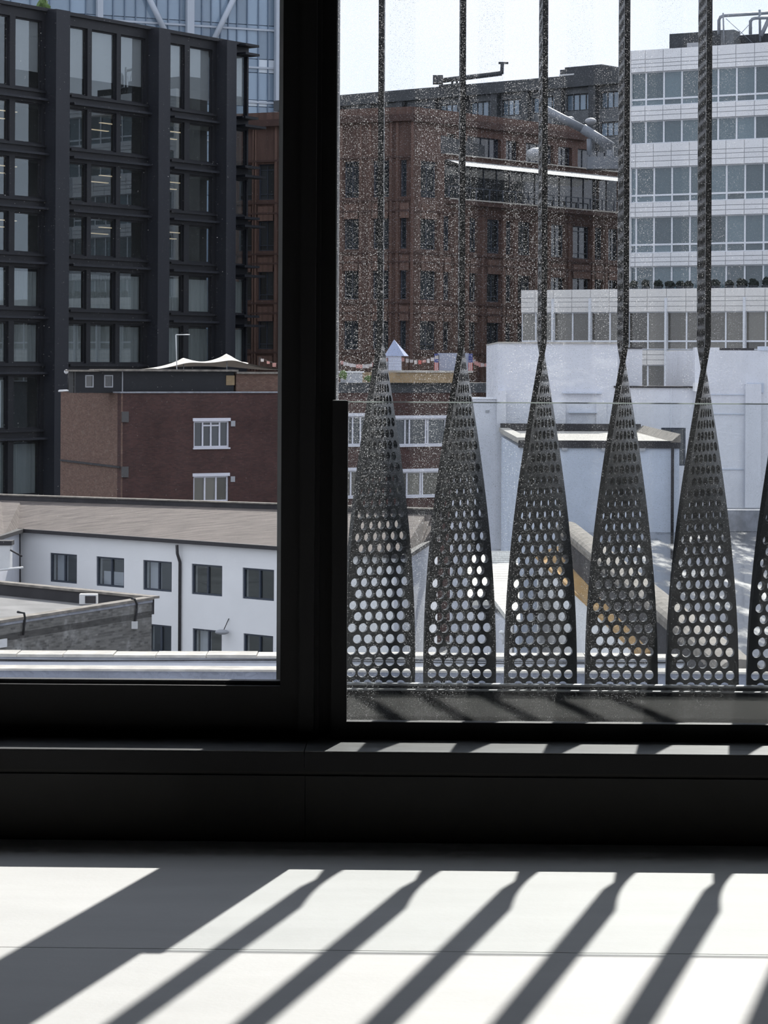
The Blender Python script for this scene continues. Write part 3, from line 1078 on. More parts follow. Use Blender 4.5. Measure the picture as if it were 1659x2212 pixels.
# cornices and string courses
for fc, e, o_c in ((fbL, fbL.len, 0.0), (fbR, fbR.len, OA)):
    zt_ = ztB if fc is fbL else ztopR
    s_c = 0 if fc is fbL else sa0
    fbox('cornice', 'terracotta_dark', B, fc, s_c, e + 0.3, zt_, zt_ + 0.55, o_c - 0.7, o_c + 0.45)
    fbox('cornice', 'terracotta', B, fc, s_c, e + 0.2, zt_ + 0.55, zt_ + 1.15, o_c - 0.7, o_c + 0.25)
    for (c, d) in zB:
        if fc is fbR and c == zB[0][0]:
            continue
        for q in (c - 0.28, d + 0.25):
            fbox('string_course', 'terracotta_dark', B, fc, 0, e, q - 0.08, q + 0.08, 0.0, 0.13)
fbox('cornice', 'terracotta_dark', B, fbR, 0, fbR.s(952, 300), ztB, ztB + 0.55, -3, 0.45)
fbox('cornice', 'terracotta', B, fbR, 0, fbR.s(952, 300), ztB + 0.55, ztB + 1.15, -3, 0.25)
# pilaster strips beside every window bay
for a, b in winL:
    for s in (fbL.s(a) - 0.32, fbL.s(b) + 0.10):
        fbox('pilaster', 'terracotta_pale', B, fbL, s, s + 0.22, ZG, ztB, 0.0, 0.12)
for i in range(len(winR) - 1):
    g0, g1_ = fbR.s(winR[i][1]), fbR.s(winR[i + 1][0])
    mid = (g0 + g1_) / 2
    fbox('pilaster', 'terracotta_pale', B, fbR, mid - 0.12, mid + 0.12, ZG, zB[0][0] - 0.6, 0.0, 0.12)
# vertical ribs of the spandrel panels, grouped one panel to a window
for fc, lst in ((fbL, holesL), (fbR, holesR)):
    for a, b, c, d in lst:
        if c < ZG + 4:
            continue
        fbox('spandrel_panel', 'terracotta_pale', B, fc, a + 0.05, b - 0.05, c - 1.75, c - 0.55, 0.0, 0.10)

# ------------------------------------------------------------ Hb: charcoal block behind the terracotta one
fh = level((735, 206), (1157, 170), 258.0)
Hb = empty('office_building', fh.W(0, ZG), 'charcoal office block with pale blue windows rising behind the terracotta building', 'building')
zh = fh.z(735, 208)
sH0, sH1 = fh.s(600), fh.s(1420)
cl = [-760, -700, 735, 800, 868, 938, 1004, 1072, 1138, 1210, 1284, 1356, 1420]
cl = [600, 668, 735, 800, 868, 938, 1004, 1072, 1138, 1210, 1284, 1356, 1420]
rowsH = [(fh.z(1240, 240), fh.z(1240, 203)), (fh.z(1240, 300), fh.z(1240, 268))]
hH = [(fh.s(cl[i]) + 0.5, fh.s(cl[i + 1]) - 0.5, c, d) for i in range(len(cl) - 1) for c, d in rowsH]
fwall('wall', 'concrete_grey', Hb, fh, sH0, sH1, ZG, zh - 1.1, hH, -0.4, 0)
fbox('fascia', 'charcoal', Hb, fh, sH0, sH1, zh - 1.15, zh, -0.8, 0.9)
fbox('body', 'charcoal', Hb, fh, sH0, sH1, ZG, zh - 0.4, -18, -0.9)
for i, (a, b, c, d) in enumerate(hH):
    window(Hb, fh, a, b, c, d, -0.25, 'charcoal', 'blue_pane', vb=(0.27, 0.5, 0.75), fr=0.12, bar=0.10)
for p in cl[1:-1]:
    s = fh.s(p)
    fbox('column', 'charcoal', Hb, fh, s - 0.42, s + 0.42, ZG, zh - 1.1, 0.0, 0.7)

rb = empty('roof_plant_room', fh.W(fh.s(1182), zh), 'low dark plant room with railing on the charcoal block roof', 'roof hut')
fbox('hut_body', 'charcoal', rb, fh, fh.s(1182), fh.s(1290), zh, fh.z(1182, 147) , -6, -2)
fbox('hut_roof', 'charcoal', rb, fh, fh.s(1190), fh.s(1270), fh.z(1182, 147), fh.z(1182, 142), -6, -2.2)
fbox('rail', 'metal_white', rb, fh, fh.s(1182), fh.s(1214), fh.z(1190, 160), fh.z(1190, 157), -1.9, -1.85)

ck = empty('roof_crane', fh.W(fh.s(985), zh), 'window-cleaning crane with long jib on the charcoal block roof', 'crane')
D0 = 246
def bar(name, m, a, b, r, parent, d):
    return tube(name, m, [P(*a, d), P(*b, d)], r, parent, 8)
c0, c1 = P(935, 181, D0), P(957, 164, D0)
wbox('counterweight', 'charcoal', c0.x, c1.x, c0.y - 0.7, c0.y + 0.7, c0.z, c1.z, ck)
bar('jib', 'charcoal', (955, 174), (1084, 158), 0.26, ck, D0)
bar('mast_tip', 'charcoal', (1084, 160), (1085, 136), 0.18, ck, D0)
bar('crossbar', 'charcoal', (1077, 136), (1098, 136), 0.12, ck, D0)
for p in (977, 987, 997):
    bar('strut', 'charcoal', (p, 174), (p, 192), 0.12, ck, D0)
bar('base_beam', 'charcoal', (948, 187), (1002, 181), 0.16, ck, D0)

# grey cleaning boom on the terracotta roof
bo = empty('access_boom', P(1300, 366, 203), 'grey articulated access boom parked on the terracotta block terrace', 'boom lift')
bar('upper_arm', 'pipe_grey', (1178, 237), (1262, 280), 0.36, bo, 203)
bar('lower_arm', 'pipe_grey', (1258, 277), (1322, 318), 0.42, bo, 203)
bar('leg', 'pipe_grey', (1273, 300), (1273, 335), 0.22, bo, 203)
bar('leg', 'pipe_grey', (1318, 315), (1318, 362), 0.30, bo, 203)
c0, c1 = P(1268, 366, 203), P(1336, 340, 203)
wbox('machine_base', 'pipe_grey', c0.x, c1.x, c0.y - 0.8, c0.y + 0.8, c0.z, c1.z, bo)
for px, py, r, lab in ((1231, 254, 0.38, 'small white dome on the terracotta block roof beside the grey boom'), (1276, 259, 0.5, 'larger white dome on the terracotta block roof beside the grey boom'),
                       (1160, 330, 0.95, 'pale parasol-like dome on the terracotta block terrace')):
    o = blob('roof_dome', 'metal_pale', P(px, py + 3, 204), r, r, r * 0.6, None, 1, 0.0)
    tag(o, lab, 'dome')

# ------------------------------------------------------------ W: white panel office block and its podium
fw = level((1354, 109.5), (1659, 90), 190.0)
Wb = empty('office_building', fw.W(0, ZG), 'white panelled office block with bands of blue-grey glazing at the upper right', 'building')
px0 = 1470.6
bwid = (fw.s(1627) - fw.s(1391)) / 6
zw = lambda y: fw.z(px0, y)
sW0, sW1 = fw.s(1354), fw.s(1760)
fbox('body', 'concrete_grey', Wb, fw, sW0 + 0.1, sW1, ZG, zw(104), -25, -0.5)
fbox('corner_strip', 'white_panel', Wb, fw, sW0 - 0.05, sW0 + 0.25, ZG, zw(103), -0.5, 0.06)
bands = [(103, 124, 133, 141, 151.6), (225, 236, 246, 257.7), (307, 326, 335, 346, 359), (435, 446, 456, 467), (545, 555, 565, 574.5)]
glz = [((151.6, 210.6, 225), 0), ((257.7, 307), 0), ((359, 419.5, 435), 1), ((467, 527, 545), 1), ((574.5, 625), 1)]
ph = [fw.s(1391), fw.s(1371)]
for bi, bd in enumerate(bands):
    p0 = ph[0] if bi < 2 else ph[1]
    k0 = math.floor((sW0 - p0) / bwid)
    fbox('panel_backing', 'panel_joint', Wb, fw, sW0 + 0.06, sW1, zw(bd[-1]), zw(bd[0]), -0.5, -0.02)
    for k in range(k0, 9):
        a, b = max(p0 + k * bwid, sW0 + 0.25), min(p0 + (k + 1) * bwid, sW1)
        if b - a < 0.2:
            continue
        for q in range(len(bd) - 1):
            fbox('panel', 'white_panel', Wb, fw, a + 0.025, b - 0.025, zw(bd[q + 1]) + 0.025, zw(bd[q]) - 0.02, -0.02, 0.05)
for (ys, phase) in glz:
    p0 = ph[phase]
    k0 = math.floor((sW0 - p0) / bwid)
    for k in range(k0, 9):
        a, b = max(p0 + k * bwid, sW0 + 0.2), min(p0 + (k + 1) * bwid, sW1)
        if b - a < 0.25:
            continue
        hb = ((zw(ys[1]) - zw(ys[2])) / (zw(ys[0]) - zw(ys[2])),) if len(ys) == 3 else ()
        window(Wb, fw, a, b, zw(ys[-1]), zw(ys[0]), -0.22, 'white_bar', 'teal_pane', hb=hb, fr=0.065, bar=0.14)

fp = level((1125, 627), (1659, 621), 187.0)
Pd = empty('office_podium', fp.W(0, ZG), 'cream panelled lower wing with a long glazed strip below the white office block', 'building')
zp = lambda y: fp.z(1300, y)
sP0, sP1 = fp.s(1125), fp.s(1760)
bwp = (fp.s(1652) - fp.s(1195)) / 11
fbox('body', 'concrete_grey', Pd, fp, sP0 + 0.05, sP1, ZG, zp(627), -6, -0.5)
for bd in ((625, 643, 652, 663, 674.6), (756, 766, 777, 788)):
    fbox('panel_backing', 'panel_joint', Pd, fp, sP0, sP1, zp(bd[-1]), zp(bd[0]), -0.5, -0.02)
    for k in range(-2, 14):
        a, b = max(fp.s(1195) + k * bwp, sP0), min(fp.s(1195) + (k + 1) * bwp, sP1)
        if b - a < 0.2:
            continue
        for q in range(len(bd) - 1):
            fbox('panel', 'cream_panel', Pd, fp, a + 0.02, b - 0.02, zp(bd[q + 1]) + 0.02, zp(bd[q]) - 0.015, -0.02, 0.05)
for ys in ((674.6, 737, 755), (788, 838)):
    for k in range(-2, 14):
        a, b = max(fp.s(1195) + k * bwp, sP0), min(fp.s(1195) + (k + 1) * bwp, sP1)
        if b - a < 0.2:
            continue
        hb = ((zp(ys[1]) - zp(ys[2])) / (zp(ys[0]) - zp(ys[2])),) if len(ys) == 3 else ()
        window(Pd, fp, a, b, zp(ys[-1]), zp(ys[0]), -0.2, 'white_bar', 'warm_pane', hb=hb, fr=0.06, bar=0.13)
for k in range(0, 14, 2):
    s = fp.s(1195) + k * bwp
    fbox('fin', 'white_bar', Pd, fp, s - 0.08, s + 0.08, zp(845), zp(645), 0.02, 0.25)

# terrace planting: clipped shrubs in a row in front of the white block
shr = [1369, 1395, 1421, 1447, 1470, 1488, 1545, 1576, 1602, 1627, 1655]
for i, px in enumerate(shr):
    c = fp.W(fp.s(px, 619, -2.5), 0, -2.5)
    e_ = empty('terrace_shrub', Vector((c.x, c.y, zp(626))), ['first', 'second', 'third', 'fourth', 'fifth', 'sixth', 'seventh', 'eighth', 'ninth', 'tenth', 'eleventh'][i] +
               ' dark shrub from the corner along the white office terrace', 'shrub', 'shrubs on the office terrace')
    hh = 0.26 + 0.14 * random.random()
    blob('foliage', 'leaf_dark', (c.x, c.y, zp(626) + 0.30 + hh * 0.4), 0.30 + 0.1 * random.random(), 0.3, hh, e_, i, 0.35)
    wbox('planter', 'charcoal', c.x - 0.30, c.x + 0.30, c.y - 0.3, c.y + 0.3, zp(626), zp(626) + 0.30, e_)

# plant and pipes on the white block roof
pl = empty('roof_plant_unit', fw.W(fw.s(1446), zw(104)), 'dark louvred plant enclosure on the white office roof', 'roof plant')
for a, b, t in ((1446, 1522, 71), (1522, 1560, 66), (1560, 1760, 72)):
    fbox('enclosure_box', 'charcoal', pl, fw, fw.s(a, 100, -3), fw.s(b, 100, -3), zw(104), fw.z((a + b) / 2, t, -3), -9, -3)
fbox('pale_box', 'metal_pale', pl, fw, fw.s(1470), fw.s(1500), zw(104), fw.z(1485, 93, -1), -2.2, -1.0)
fbox('pale_duct_base', 'concrete_grey', pl, fw, fw.s(1538), fw.s(1566), zw(104), fw.z(1552, 66, -1.5), -2.9, -1.5)
pp = empty('roof_pipe', P(1552, 72, 188), 'bent grey duct pipe rising over the white office roof', 'pipe')
tube('pipe_run', 'pipe_grey', [P(*q, 188) for q in ((1553, 74), (1553, 44), (1556, 37), (1563, 34), (1610, 31), (1700, 25))], 0.13, pp, 10)
pp2 = empty('roof_pipe', P(1622, 75, 187), 'second shorter bent grey duct pipe by the picture edge on the white office roof', 'pipe')
tube('pipe_run', 'pipe_grey', [P(*q, 187) for q in ((1621, 74), (1621, 46), (1625, 41), (1632, 39), (1700, 37))], 0.13, pp2, 10)
bar('stay', 'pipe_grey', (1660, 43), (1644, 78), 0.16, pp2, 187)
tr_ = empty('pipe_frame', P(1562, 90, 187.5), 'thin steel support frame with crossed wires beside the roof pipes', 'frame')
for a, b, r in (((1562, 28), (1564, 94), 0.06), ((1641, 21), (1642, 90), 0.10), ((1568, 40), (1625, 92), 0.025), ((1625, 46), (1580, 94), 0.025)):
    bar('strut', 'pipe_grey', a, b, r, tr_, 187.5)

# ------------------------------------------------------------ C: brown brick block
KC = 138.0 / 127.0
fc = level((458, 966), (900, 960), 127.0 * KC)
Cb = empty('brick_building', fc.W(fc.s(262), ZG), 'brown brick block with white-framed windows below a white stretch tent', 'building')
zc = fc.z(458, 849)
sC0, sC1 = fc.s(262), fc.s(1010)
winC = [((419, 496), (909, 967), (0.27, 0.5, 0.745), (), 'u'), ((419, 495), (1028, 1084), (0.34, 0.66), (), 'l'),
        ((752, 792), (898, 962), (0.30, 0.72), (), 'u'), ((849, 966), (903, 962), (0.24, 0.32, 0.62, 0.66), (), 'u'),
        ((740, 781), (1016, 1074), (0.5,), (), 'l'), ((855, 966), (1018, 1072), (0.24, 0.50, 0.54), (), 'l'),
        ((620, 690), (905, 964), (0.34, 0.66), (), 'u'), ((620, 690), (1024, 1080), (0.34, 0.66), (), 'l')]
hC = []
for (a, b), (c, d), vb, hb, t in winC:
    m_ = (a + b) / 2
    hC.append((fc.s(a), fc.s(b), fc.z(m_, d), fc.z(m_, c)))
fwall('wall', 'brown_brick', Cb, fc, sC0, sC1, ZG, zc, hC, -0.5, 0.0)
fbox('coping', 'lead_grey', Cb, fc, sC0 - 0.05, sC1, zc, zc + 0.08, -0.6, 0.08)
fbox('body', 'office_dark', Cb, fc, sC0 + 0.9, sC1, ZG, zc - 0.1, -2.2, -0.9)
for ((a, b), (c, d), vb, hb, t), h_ in zip(winC, hC):
    window(Cb, fc, *h_, -0.15, 'white_frame', 'dark_pane' if t == 'u' else 'warm_pane', vb=vb, fr=0.10, bar=0.09)
    fbox('lintel', 'white_frame', Cb, fc, h_[0] - 0.06, h_[1] + 0.06, h_[3] - 0.02, h_[3] + 0.16, -0.02, 0.06)
    fbox('sill', 'white_frame', Cb, fc, h_[0] - 0.04, h_[1] + 0.04, h_[2] - 0.08, h_[2], -0.02, 0.08)
h_ = hC[0]
w_, hh_ = h_[1] - h_[0], h_[3] - h_[2]
for a_, b_ in ((0.27, 0.5), (0.5, 0.745)):
    fbox('transom', 'white_frame', Cb, fc, h_[0] + w_ * a_, h_[0] + w_ * b_, h_[2] + hh_ * 0.80, h_[2] + hh_ * 0.85, -0.14, -0.07)
for x, y in ((499, 909), (499, 1029)):
    fbox('vent', 'metal_pale', Cb, fc, fc.s(x), fc.s(x + 9), fc.z(x, y + 12), fc.z(x, y), 0, 0.06)
for x, y in ((263, 889), (263, 1008)):
    fbox('wall_box', 'box_grey', Cb, fc, fc.s(x), fc.s(x + 14), fc.z(x, y + 23), fc.z(x, y), 0, 0.12)
# return wall at the left corner, painted paler for the light it catches
pC = fc.W(sC0, 0)
fcl = Fac(P(131, 900, 133.5 * KC), pC)
fbox('return_wall', 'tan_brick', Cb, fcl, 0, fcl.len, ZG, zc, -0.1, 0.0)
fbox('coping', 'lead_grey', Cb, fcl, -0.1, fcl.len + 0.05, zc, zc + 0.08, -0.5, 0.08)
fbox('ledge', 'felt_dark', Cb, fcl, 0.2, fcl.len, fcl.z(200, 1004), fcl.z(200, 1000), 0.0, 0.10)

# dark penthouse on the brick roof
ph_ = empty('roof_cabin', fc.W(fc.s(150), zc), 'dark timber roof cabin with two small windows on the brown brick block', 'roof cabin')
oP = -1.2
zr = fc.z(300, 803, oP)
cab_h = [(fc.s(184, 820, oP), fc.s(202, 820, oP), fc.z(193, 837, oP), fc.z(193, 810, oP)), (fc.s(225, 820, oP), fc.s(244, 820, oP), fc.z(234, 837, oP), fc.z(234, 810, oP))]
fwall('cabin_wall', 'steel_navy', ph_, fc, fc.s(163, 820, oP), fc.s(505, 820, oP), zc + 0.0, zr, cab_h, oP - 0.15, oP)
fbox('cabin_back', 'office_dark', ph_, fc, fc.s(163, 820, oP), fc.s(505, 820, oP), zc, zr, -2.2, oP - 0.3)
fbox('cabin_brick', 'tan_brick', ph_, fc, fc.s(510, 820, oP), fc.s(606, 820, oP), zc, zr, -2.2, oP)
fbox('post', 'white_frame', ph_, fc, fc.s(606, 820, oP), fc.s(611, 820, oP), zc, zr, oP - 0.15, oP)
fbox('post', 'metal_pale', ph_, fc, fc.s(263, 820, oP), fc.s(265, 820, oP), zc + 0.05, zr, oP, oP + 0.05)
fbox('shutter', 'wood_tan', ph_, fc, fc.s(488, 820, oP), fc.s(506, 820, oP), fc.z(490, 832, oP), fc.z(490, 811, oP), oP, oP + 0.05)
fbox('roof_board', 'coping_beige', ph_, fc, fc.s(156, 800, oP), fc.s(210, 800, oP), zr, zr + 0.09, -2.3, oP + 0.35)
fbox('roof_board', 'coping_beige', ph_, fc, fc.s(209, 800, oP), fc.s(508, 800, oP), zr + 0.03, zr + 0.14, -2.3, oP + 0.45)
fbox('roof_board', 'coping_beige', ph_, fc, fc.s(508, 800, oP), fc.s(614, 800, oP), zr - 0.1, zr + 0.02, -2.3, oP + 0.2)
for a, b, c, d in cab_h:
    window(ph_, fc, a, b, c, d, oP - 0.03, 'metal_pale', 'dark_pane', fr=0.06, dep=0.10)

# dish lamp on the brick corner
lm = empty('floodlight', P(147, 845, 128.5 * KC), 'small pale floodlight on a thin pole at the corner of the brick roof', 'lamp')
bar('pole', 'cable_black', (147, 845), (147, 806), 0.03, lm, 128.5 * KC)
blob('lamp_head', 'lamp_white', P(143, 803, 128.4 * KC), 0.13, 0.12, 0.13, lm, 2, 0.0)
bar('base_bar', 'lamp_white', (126, 845), (163, 843), 0.05, lm, 128.5 * KC)
# thin white pole frame
pf = empty('pole_frame', P(382, 798, 126.6 * KC), 'thin white pipe frame standing on the cabin roof', 'frame')
bar('upright', 'lamp_white', (382, 798), (380, 723), 0.025, pf, 126.6 * KC)
bar('top_bar', 'lamp_white', (380, 723), (410, 723), 0.025, pf, 126.6 * KC)

# stretch tent
def tent():
    o_ = empty('stretch_tent', fc.W(fc.s(345), zr + 0.1), 'cream stretch tent with two peaks on the brown brick roof', 'tent')
    s0, s1 = fc.s(343, 790, -1), fc.s(625, 790, -1)
    zlo = fc.z(345, 803, -1) + 0.05
    pk = [(fc.s(411, 775, -1), fc.z(411, 773, -1)), (fc.s(505, 770, -1), fc.z(505, 764, -1))]
    nx, ny = 90, 14
    v, f = [], []
    org = Vector(o_.location)
    for k in (0, 1):
        for i in range(nx + 1):
            s = s0 + (s1 - s0) * i / nx
            for j in range(ny + 1):
                oo = -1.1 - 3.0 * j / ny
                fl = (j / ny - 0.25)
                z = zlo + 0.10 * math.sin(math.pi * i / nx)
                for (ps, pz) in pk:
                    r = math.sqrt((s - ps) ** 2 * 0.75 + ((oo + 1.9) * 0.8) ** 2)
                    z += (pz - zlo - 0.12) * math.exp(-r / 1.0)
                if i > nx * 0.68:
                    z += 0.06
                v.append(fc.W(s, z - 0.02 * k, oo) - org)
    st = (nx + 1) * (ny + 1)
    for k in (0, 1):
        for i in range(nx):
            for j in range(ny):
                a = k * st + i * (ny + 1) + j
                q = (a, a + ny + 1, a + ny + 2, a + 1)
                f.append(q if k == 0 else q[::-1])
    link('canopy', new_mesh('canopy', v, f, ['tent_cream'], smooth=True), o_)
    for ps, pz in pk:
        tube('tent_pole', 'metal_pale', [fc.W(ps, zc, -1.9), fc.W(ps, pz - 0.05, -1.9)], 0.03, o_)
tent()

# bunting strings
def bunting(label, a, b, sag, n, d, seed):
    rn = random.Random(seed)
    pts = []
    for i in range(13):
        t = i / 12
        pts.append(P(a[0] + (b[0] - a[0]) * t, a[1] + (b[1] - a[1]) * t + sag * 4 * t * (1 - t), d))
    e_ = empty('bunting', pts[0], label, 'bunting', 'bunting strings on the roof terrace')
    tube('cord', 'cable_black', pts, 0.012, e_, 5)
    for q in (pts[0], pts[-1]):
        tube('pole', 'gutter_dark', [q, q - Vector((0, 0, 1.1))], 0.02, e_, 6)
    for i in range(n):
        t = (i + 0.5) / n
        c = P(a[0] + (b[0] - a[0]) * t, a[1] + (b[1] - a[1]) * t + sag * 4 * t * (1 - t), d) - pts[0]
        w, hgt, tw = rn.uniform(0.09, 0.13), rn.uniform(0.17, 0.26), rn.uniform(-0.5, 0.5)
        dx, dy = math.cos(tw), math.sin(tw)
        q = [c + Vector((-dx * w, -dy * w, 0)), c + Vector((dx * w, dy * w, 0)), c + Vector((dx * w * 0.9, dy * w * 0.9 + 0.04, -hgt)), c + Vector((-dx * w * 0.9, -dy * w * 0.9 + 0.04, -hgt))]
        nrm = Vector((dy, -dx, 0)) * 0.006
        v = q + [p + nrm for p in q]
        f = [(0, 1, 2, 3), (7, 6, 5, 4), (0, 4, 5, 1), (1, 5, 6, 2), (2, 6, 7, 3), (3, 7, 4, 0)]
        link('flag', new_mesh('flag', v, f, [rn.choice(['cloth_red', 'cloth_white', 'cloth_pink', 'cloth_white', 'cloth_pink'])]), e_)
bunting('red and white bunting strung between the pointed shed and the grey board', (866, 770), (948, 766), 10, 9, 133.6 * KC, 1)
bunting('red and white bunting strung between the grey board and the white wall', (1012, 766), (1078, 768), 18, 14, 135.2 * KC, 2)
bunting('tangled red and white bunting beside the black mullion', (735, 778), (838, 772), 12, 15, 131.8 * KC, 3)
bunting('short run of bunting at the end of the cream tent', (560, 772), (612, 788), 2, 4, 132.5 * KC, 4)

# pointed shed
sd = empty('garden_shed', P(852, 801, 133.2 * KC), 'small pale blue shed with a pointed roof on the roof terrace', 'shed')
c0, c1 = P(834, 801, 133.2 * KC), P(867, 767, 133.2 * KC)
wbox('shed_wall', 'shed_wall', c0.x, c1.x, c0.y, c0.y + 1.0, c0.z, c1.z, sd)
for zz in (0.25, 0.42, 0.58):
    wbox('board_joint', 'shed_blue', c0.x - 0.005, c1.x + 0.005, c0.y - 0.01, c0.y, c0.z + zz, c0.z + zz + 0.012, sd)
ap = P(851, 733, 133.4 * KC)
ap.y += 0.5
xa, xb2 = P(830, 768, 133.1 * KC).x, P(879, 768, 133.1 * KC).x
za = P(850, 769, 133.1 * KC).z
v = [Vector((xa, c0.y - 0.1, za)), Vector((xb2 - 0.15, c0.y - 0.1, za)), Vector((xb2 + 0.1, c0.y + 1.1, za)), Vector((xa, c0.y + 1.1, za)), Vector(ap)]
v = [p - Vector(sd.location) for p in v]
link('shed_roof', new_mesh('shed_roof', v, [(0, 1, 4), (1, 2, 4), (2, 3, 4), (3, 0, 4), (3, 2, 1, 0)], ['shed_blue']), sd)

bd_ = empty('notice_board', P(983, 801, 135.0 * KC), 'grey rectangular board with flag banners on both ends on the roof terrace', 'board')
c0, c1 = P(946, 801, 135.0 * KC), P(1013, 763, 135.0 * KC)
wbox('board', 'board_grey', c0.x, c1.x, c0.y, c0.y + 0.08, c0.z, c1.z, bd_)
for a, b in ((938, 947), (1012, 1021)):
    c0, c1 = P(a, 801, 134.8 * KC), P(b, 764, 134.8 * KC)
    zm = P(a, 783, 134.8 * KC).z
    fl = wbox('banner', 'flag_blue', c0.x, c1.x, c0.y, c0.y + 0.03, zm, c1.z, bd_)
    n = 5
    for k in range(n):
        x0 = c0.x + (c1.x - c0.x) * k / n
        wbox('stripe', 'cloth_red' if k % 2 == 0 else 'cloth_white', x0, x0 + (c1.x - c0.x) / n, c0.y, c0.y + 0.03, c0.z, zm, bd_)
    rn = random.Random(a)
    for k in range(9):
        x0 = c0.x + (c1.x - c0.x) * (0.2 + 0.3 * (k % 3))
        z0 = zm + (c1.z - zm) * (0.15 + 0.3 * (k // 3))
        wbox('star', 'cloth_white', x0 - 0.012, x0 + 0.012, c0.y - 0.006, c0.y, z0, z0 + 0.024, bd_)

dk = empty('roof_deck', fc.W(fc.s(838, 812, 0.6), zc), 'tan timber-edged roof deck with a cream top below the shed', 'deck')
z1_, z0_ = fc.z(930, 802, 0.6), fc.z(930, 827, 0.6)
fbox('deck_fascia', 'wood_tan', dk, fc, fc.s(838, 812, 0.6), fc.s(1000, 812, 0.6), z0_, z1_ - 0.08, -2.5, 0.6)
fbox('deck_top', 'stone_cream', dk, fc, fc.s(858, 800, 0.7), fc.s(1022, 800, 0.7), z1_ - 0.08, z1_ + 0.04, -2.5, 0.7)
fbox('storage_wall', 'charcoal', dk, fc, fc.s(735, 830, 0.1), fc.s(1078, 830, 0.1), zc, z0_, -3, 0.1)
ptr = empty('roof_planter', fc.W(fc.s(765), zc), 'grey slatted planter with green plants beside the black mullion', 'planter')
fbox('planter_box', 'metal_pale', ptr, fc, fc.s(748, 812, 0.3), fc.s(783, 812, 0.3), fc.z(765, 827, 0.3), fc.z(765, 805, 0.3), -0.4, 0.3)
fbox('planter_top', 'lamp_white', ptr, fc, fc.s(745, 805, 0.35), fc.s(787, 805, 0.35), fc.z(765, 805, 0.35), fc.z(765, 802, 0.35), -0.45, 0.35)
blob('plant', 'leaf_green', P(742, 810, 130.6 * KC), 0.22, 0.2, 0.24, ptr, 4, 0.4)
blob('plant', 'leaf_green', P(798, 818, 131.3 * KC), 0.26, 0.2, 0.16, ptr, 5, 0.4)

# ------------------------------------------------------------ D: white building with the beige felt roof
zgut = P(606, 1187, 108).z
pA, pB_ = PZ(45, 1148, zgut), PZ(606, 1187, zgut)
fd0 = Fac(pA, pB_)
fd = Fac(pA, pB_)
sD1 = fd.s(872, 1205)
Dd = empty('white_building', fd.W(0, ZG), 'long white rendered building with beige felt roof and dark window pairs', 'building')
win1 = [((108, 166), (1197, 1256)), ((208, 268), (1203, 1265)), ((309, 371), (1210, 1274)), ((414, 480), (1218, 1281)), ((524, 592), (1226, 1290)), ((655, 722), (1236, 1300)), ((770, 842), (1245, 1310))]
win2 = [((321, 370), (1351, 1412)), ((416, 479), (1358, 1417)), ((526, 590), (1368, 1427))]
hD = []
zr1 = (fd.z(447, 1286), fd.z(447, 1220))
zr2 = (fd.z(447, 1421), fd.z(447, 1360))
for (a, b), _ in win1[:5]:
    hD.append((fd.s(a, 1240), fd.s(b, 1240), zr1[0], zr1[1]))
for (a, b), _ in win2:
    hD.append((fd.s(a, 1380), fd.s(b, 1380), zr2[0], zr2[1]))
fwall('wall', 'white_render', Dd, fd, 0, sD1, ZG, zgut, hD, -0.4, 0.0)
fbox('body', 'office_dark', Dd, fd, 0.5, sD1 - 3, ZG, zgut - 0.5, -3, -1.6)
for i, h_ in enumerate(hD):
    wv = window(Dd, fd, *h_, -0.12, 'slate_frame', 'office_glass', vb=((0.52,) if i != 3 else (0.5,)), fr=0.08, bar=0.08)
    w, hh = h_[1] - h_[0], h_[3] - h_[2]
    if i in (0, 1, 2, 6):
        link('curtain', box_mesh(w * (0.38 if i != 1 else 0.9), 0.03, hh * (0.92 if i != 1 else 0.45), 'white_frame'), wv, (w * 0.06, 0.3, hh * 0.04))  # white sheet imitating the bright reflections in these windows
for p in (390,):
    s = fd.s(p, 1250)
    tube('downpipe', 'gutter_dark', [fd.W(s, zgut - 0.1, 0.25), fd.W(s, zgut - 0.5, 0.22), fd.W(s + 0.04, zgut - 0.9, 0.09), fd.W(s + 0.04, ZG + 1, 0.09)], 0.07, Dd)
s = fd.s(49, 1200)
tube('downpipe', 'gutter_dark', [fd.W(s, zgut - 0.1, 0.25), fd.W(s + 0.02, ZG + 1, 0.1)], 0.07, Dd)
fbox('gutter', 'gutter_dark', Dd, fd, -0.15, sD1 + 0.1, zgut - 0.02, zgut + 0.16, -0.1, 0.30)
# return wall towards the right, wing towards the left
pR = fd.W(sD1, 0)
pr2 = PZ(938, 1163, zgut)
fdr = Fac(pR, pr2)
fbox('side_wall', 'white_paint_wall', Dd, fdr, 0, fdr.len + 1.5, ZG, zgut, -0.4, 0.0)
fbox('gutter', 'gutter_dark', Dd, fdr, 0, fdr.len + 1.5, zgut - 0.02, zgut + 0.16, -0.1, 0.25)
pl2 = PZ(-30, 1172, zgut)
fdl = Fac(pl2, fd.W(0, 0))
fbox('side_wall', 'white_paint_wall', Dd, fdl, 0, fdl.len, ZG, zgut, -0.4, 0.0)
fbox('gutter', 'gutter_dark', Dd, fdl, 0, fdl.len, zgut - 0.02, zgut + 0.16, -0.1, 0.25)
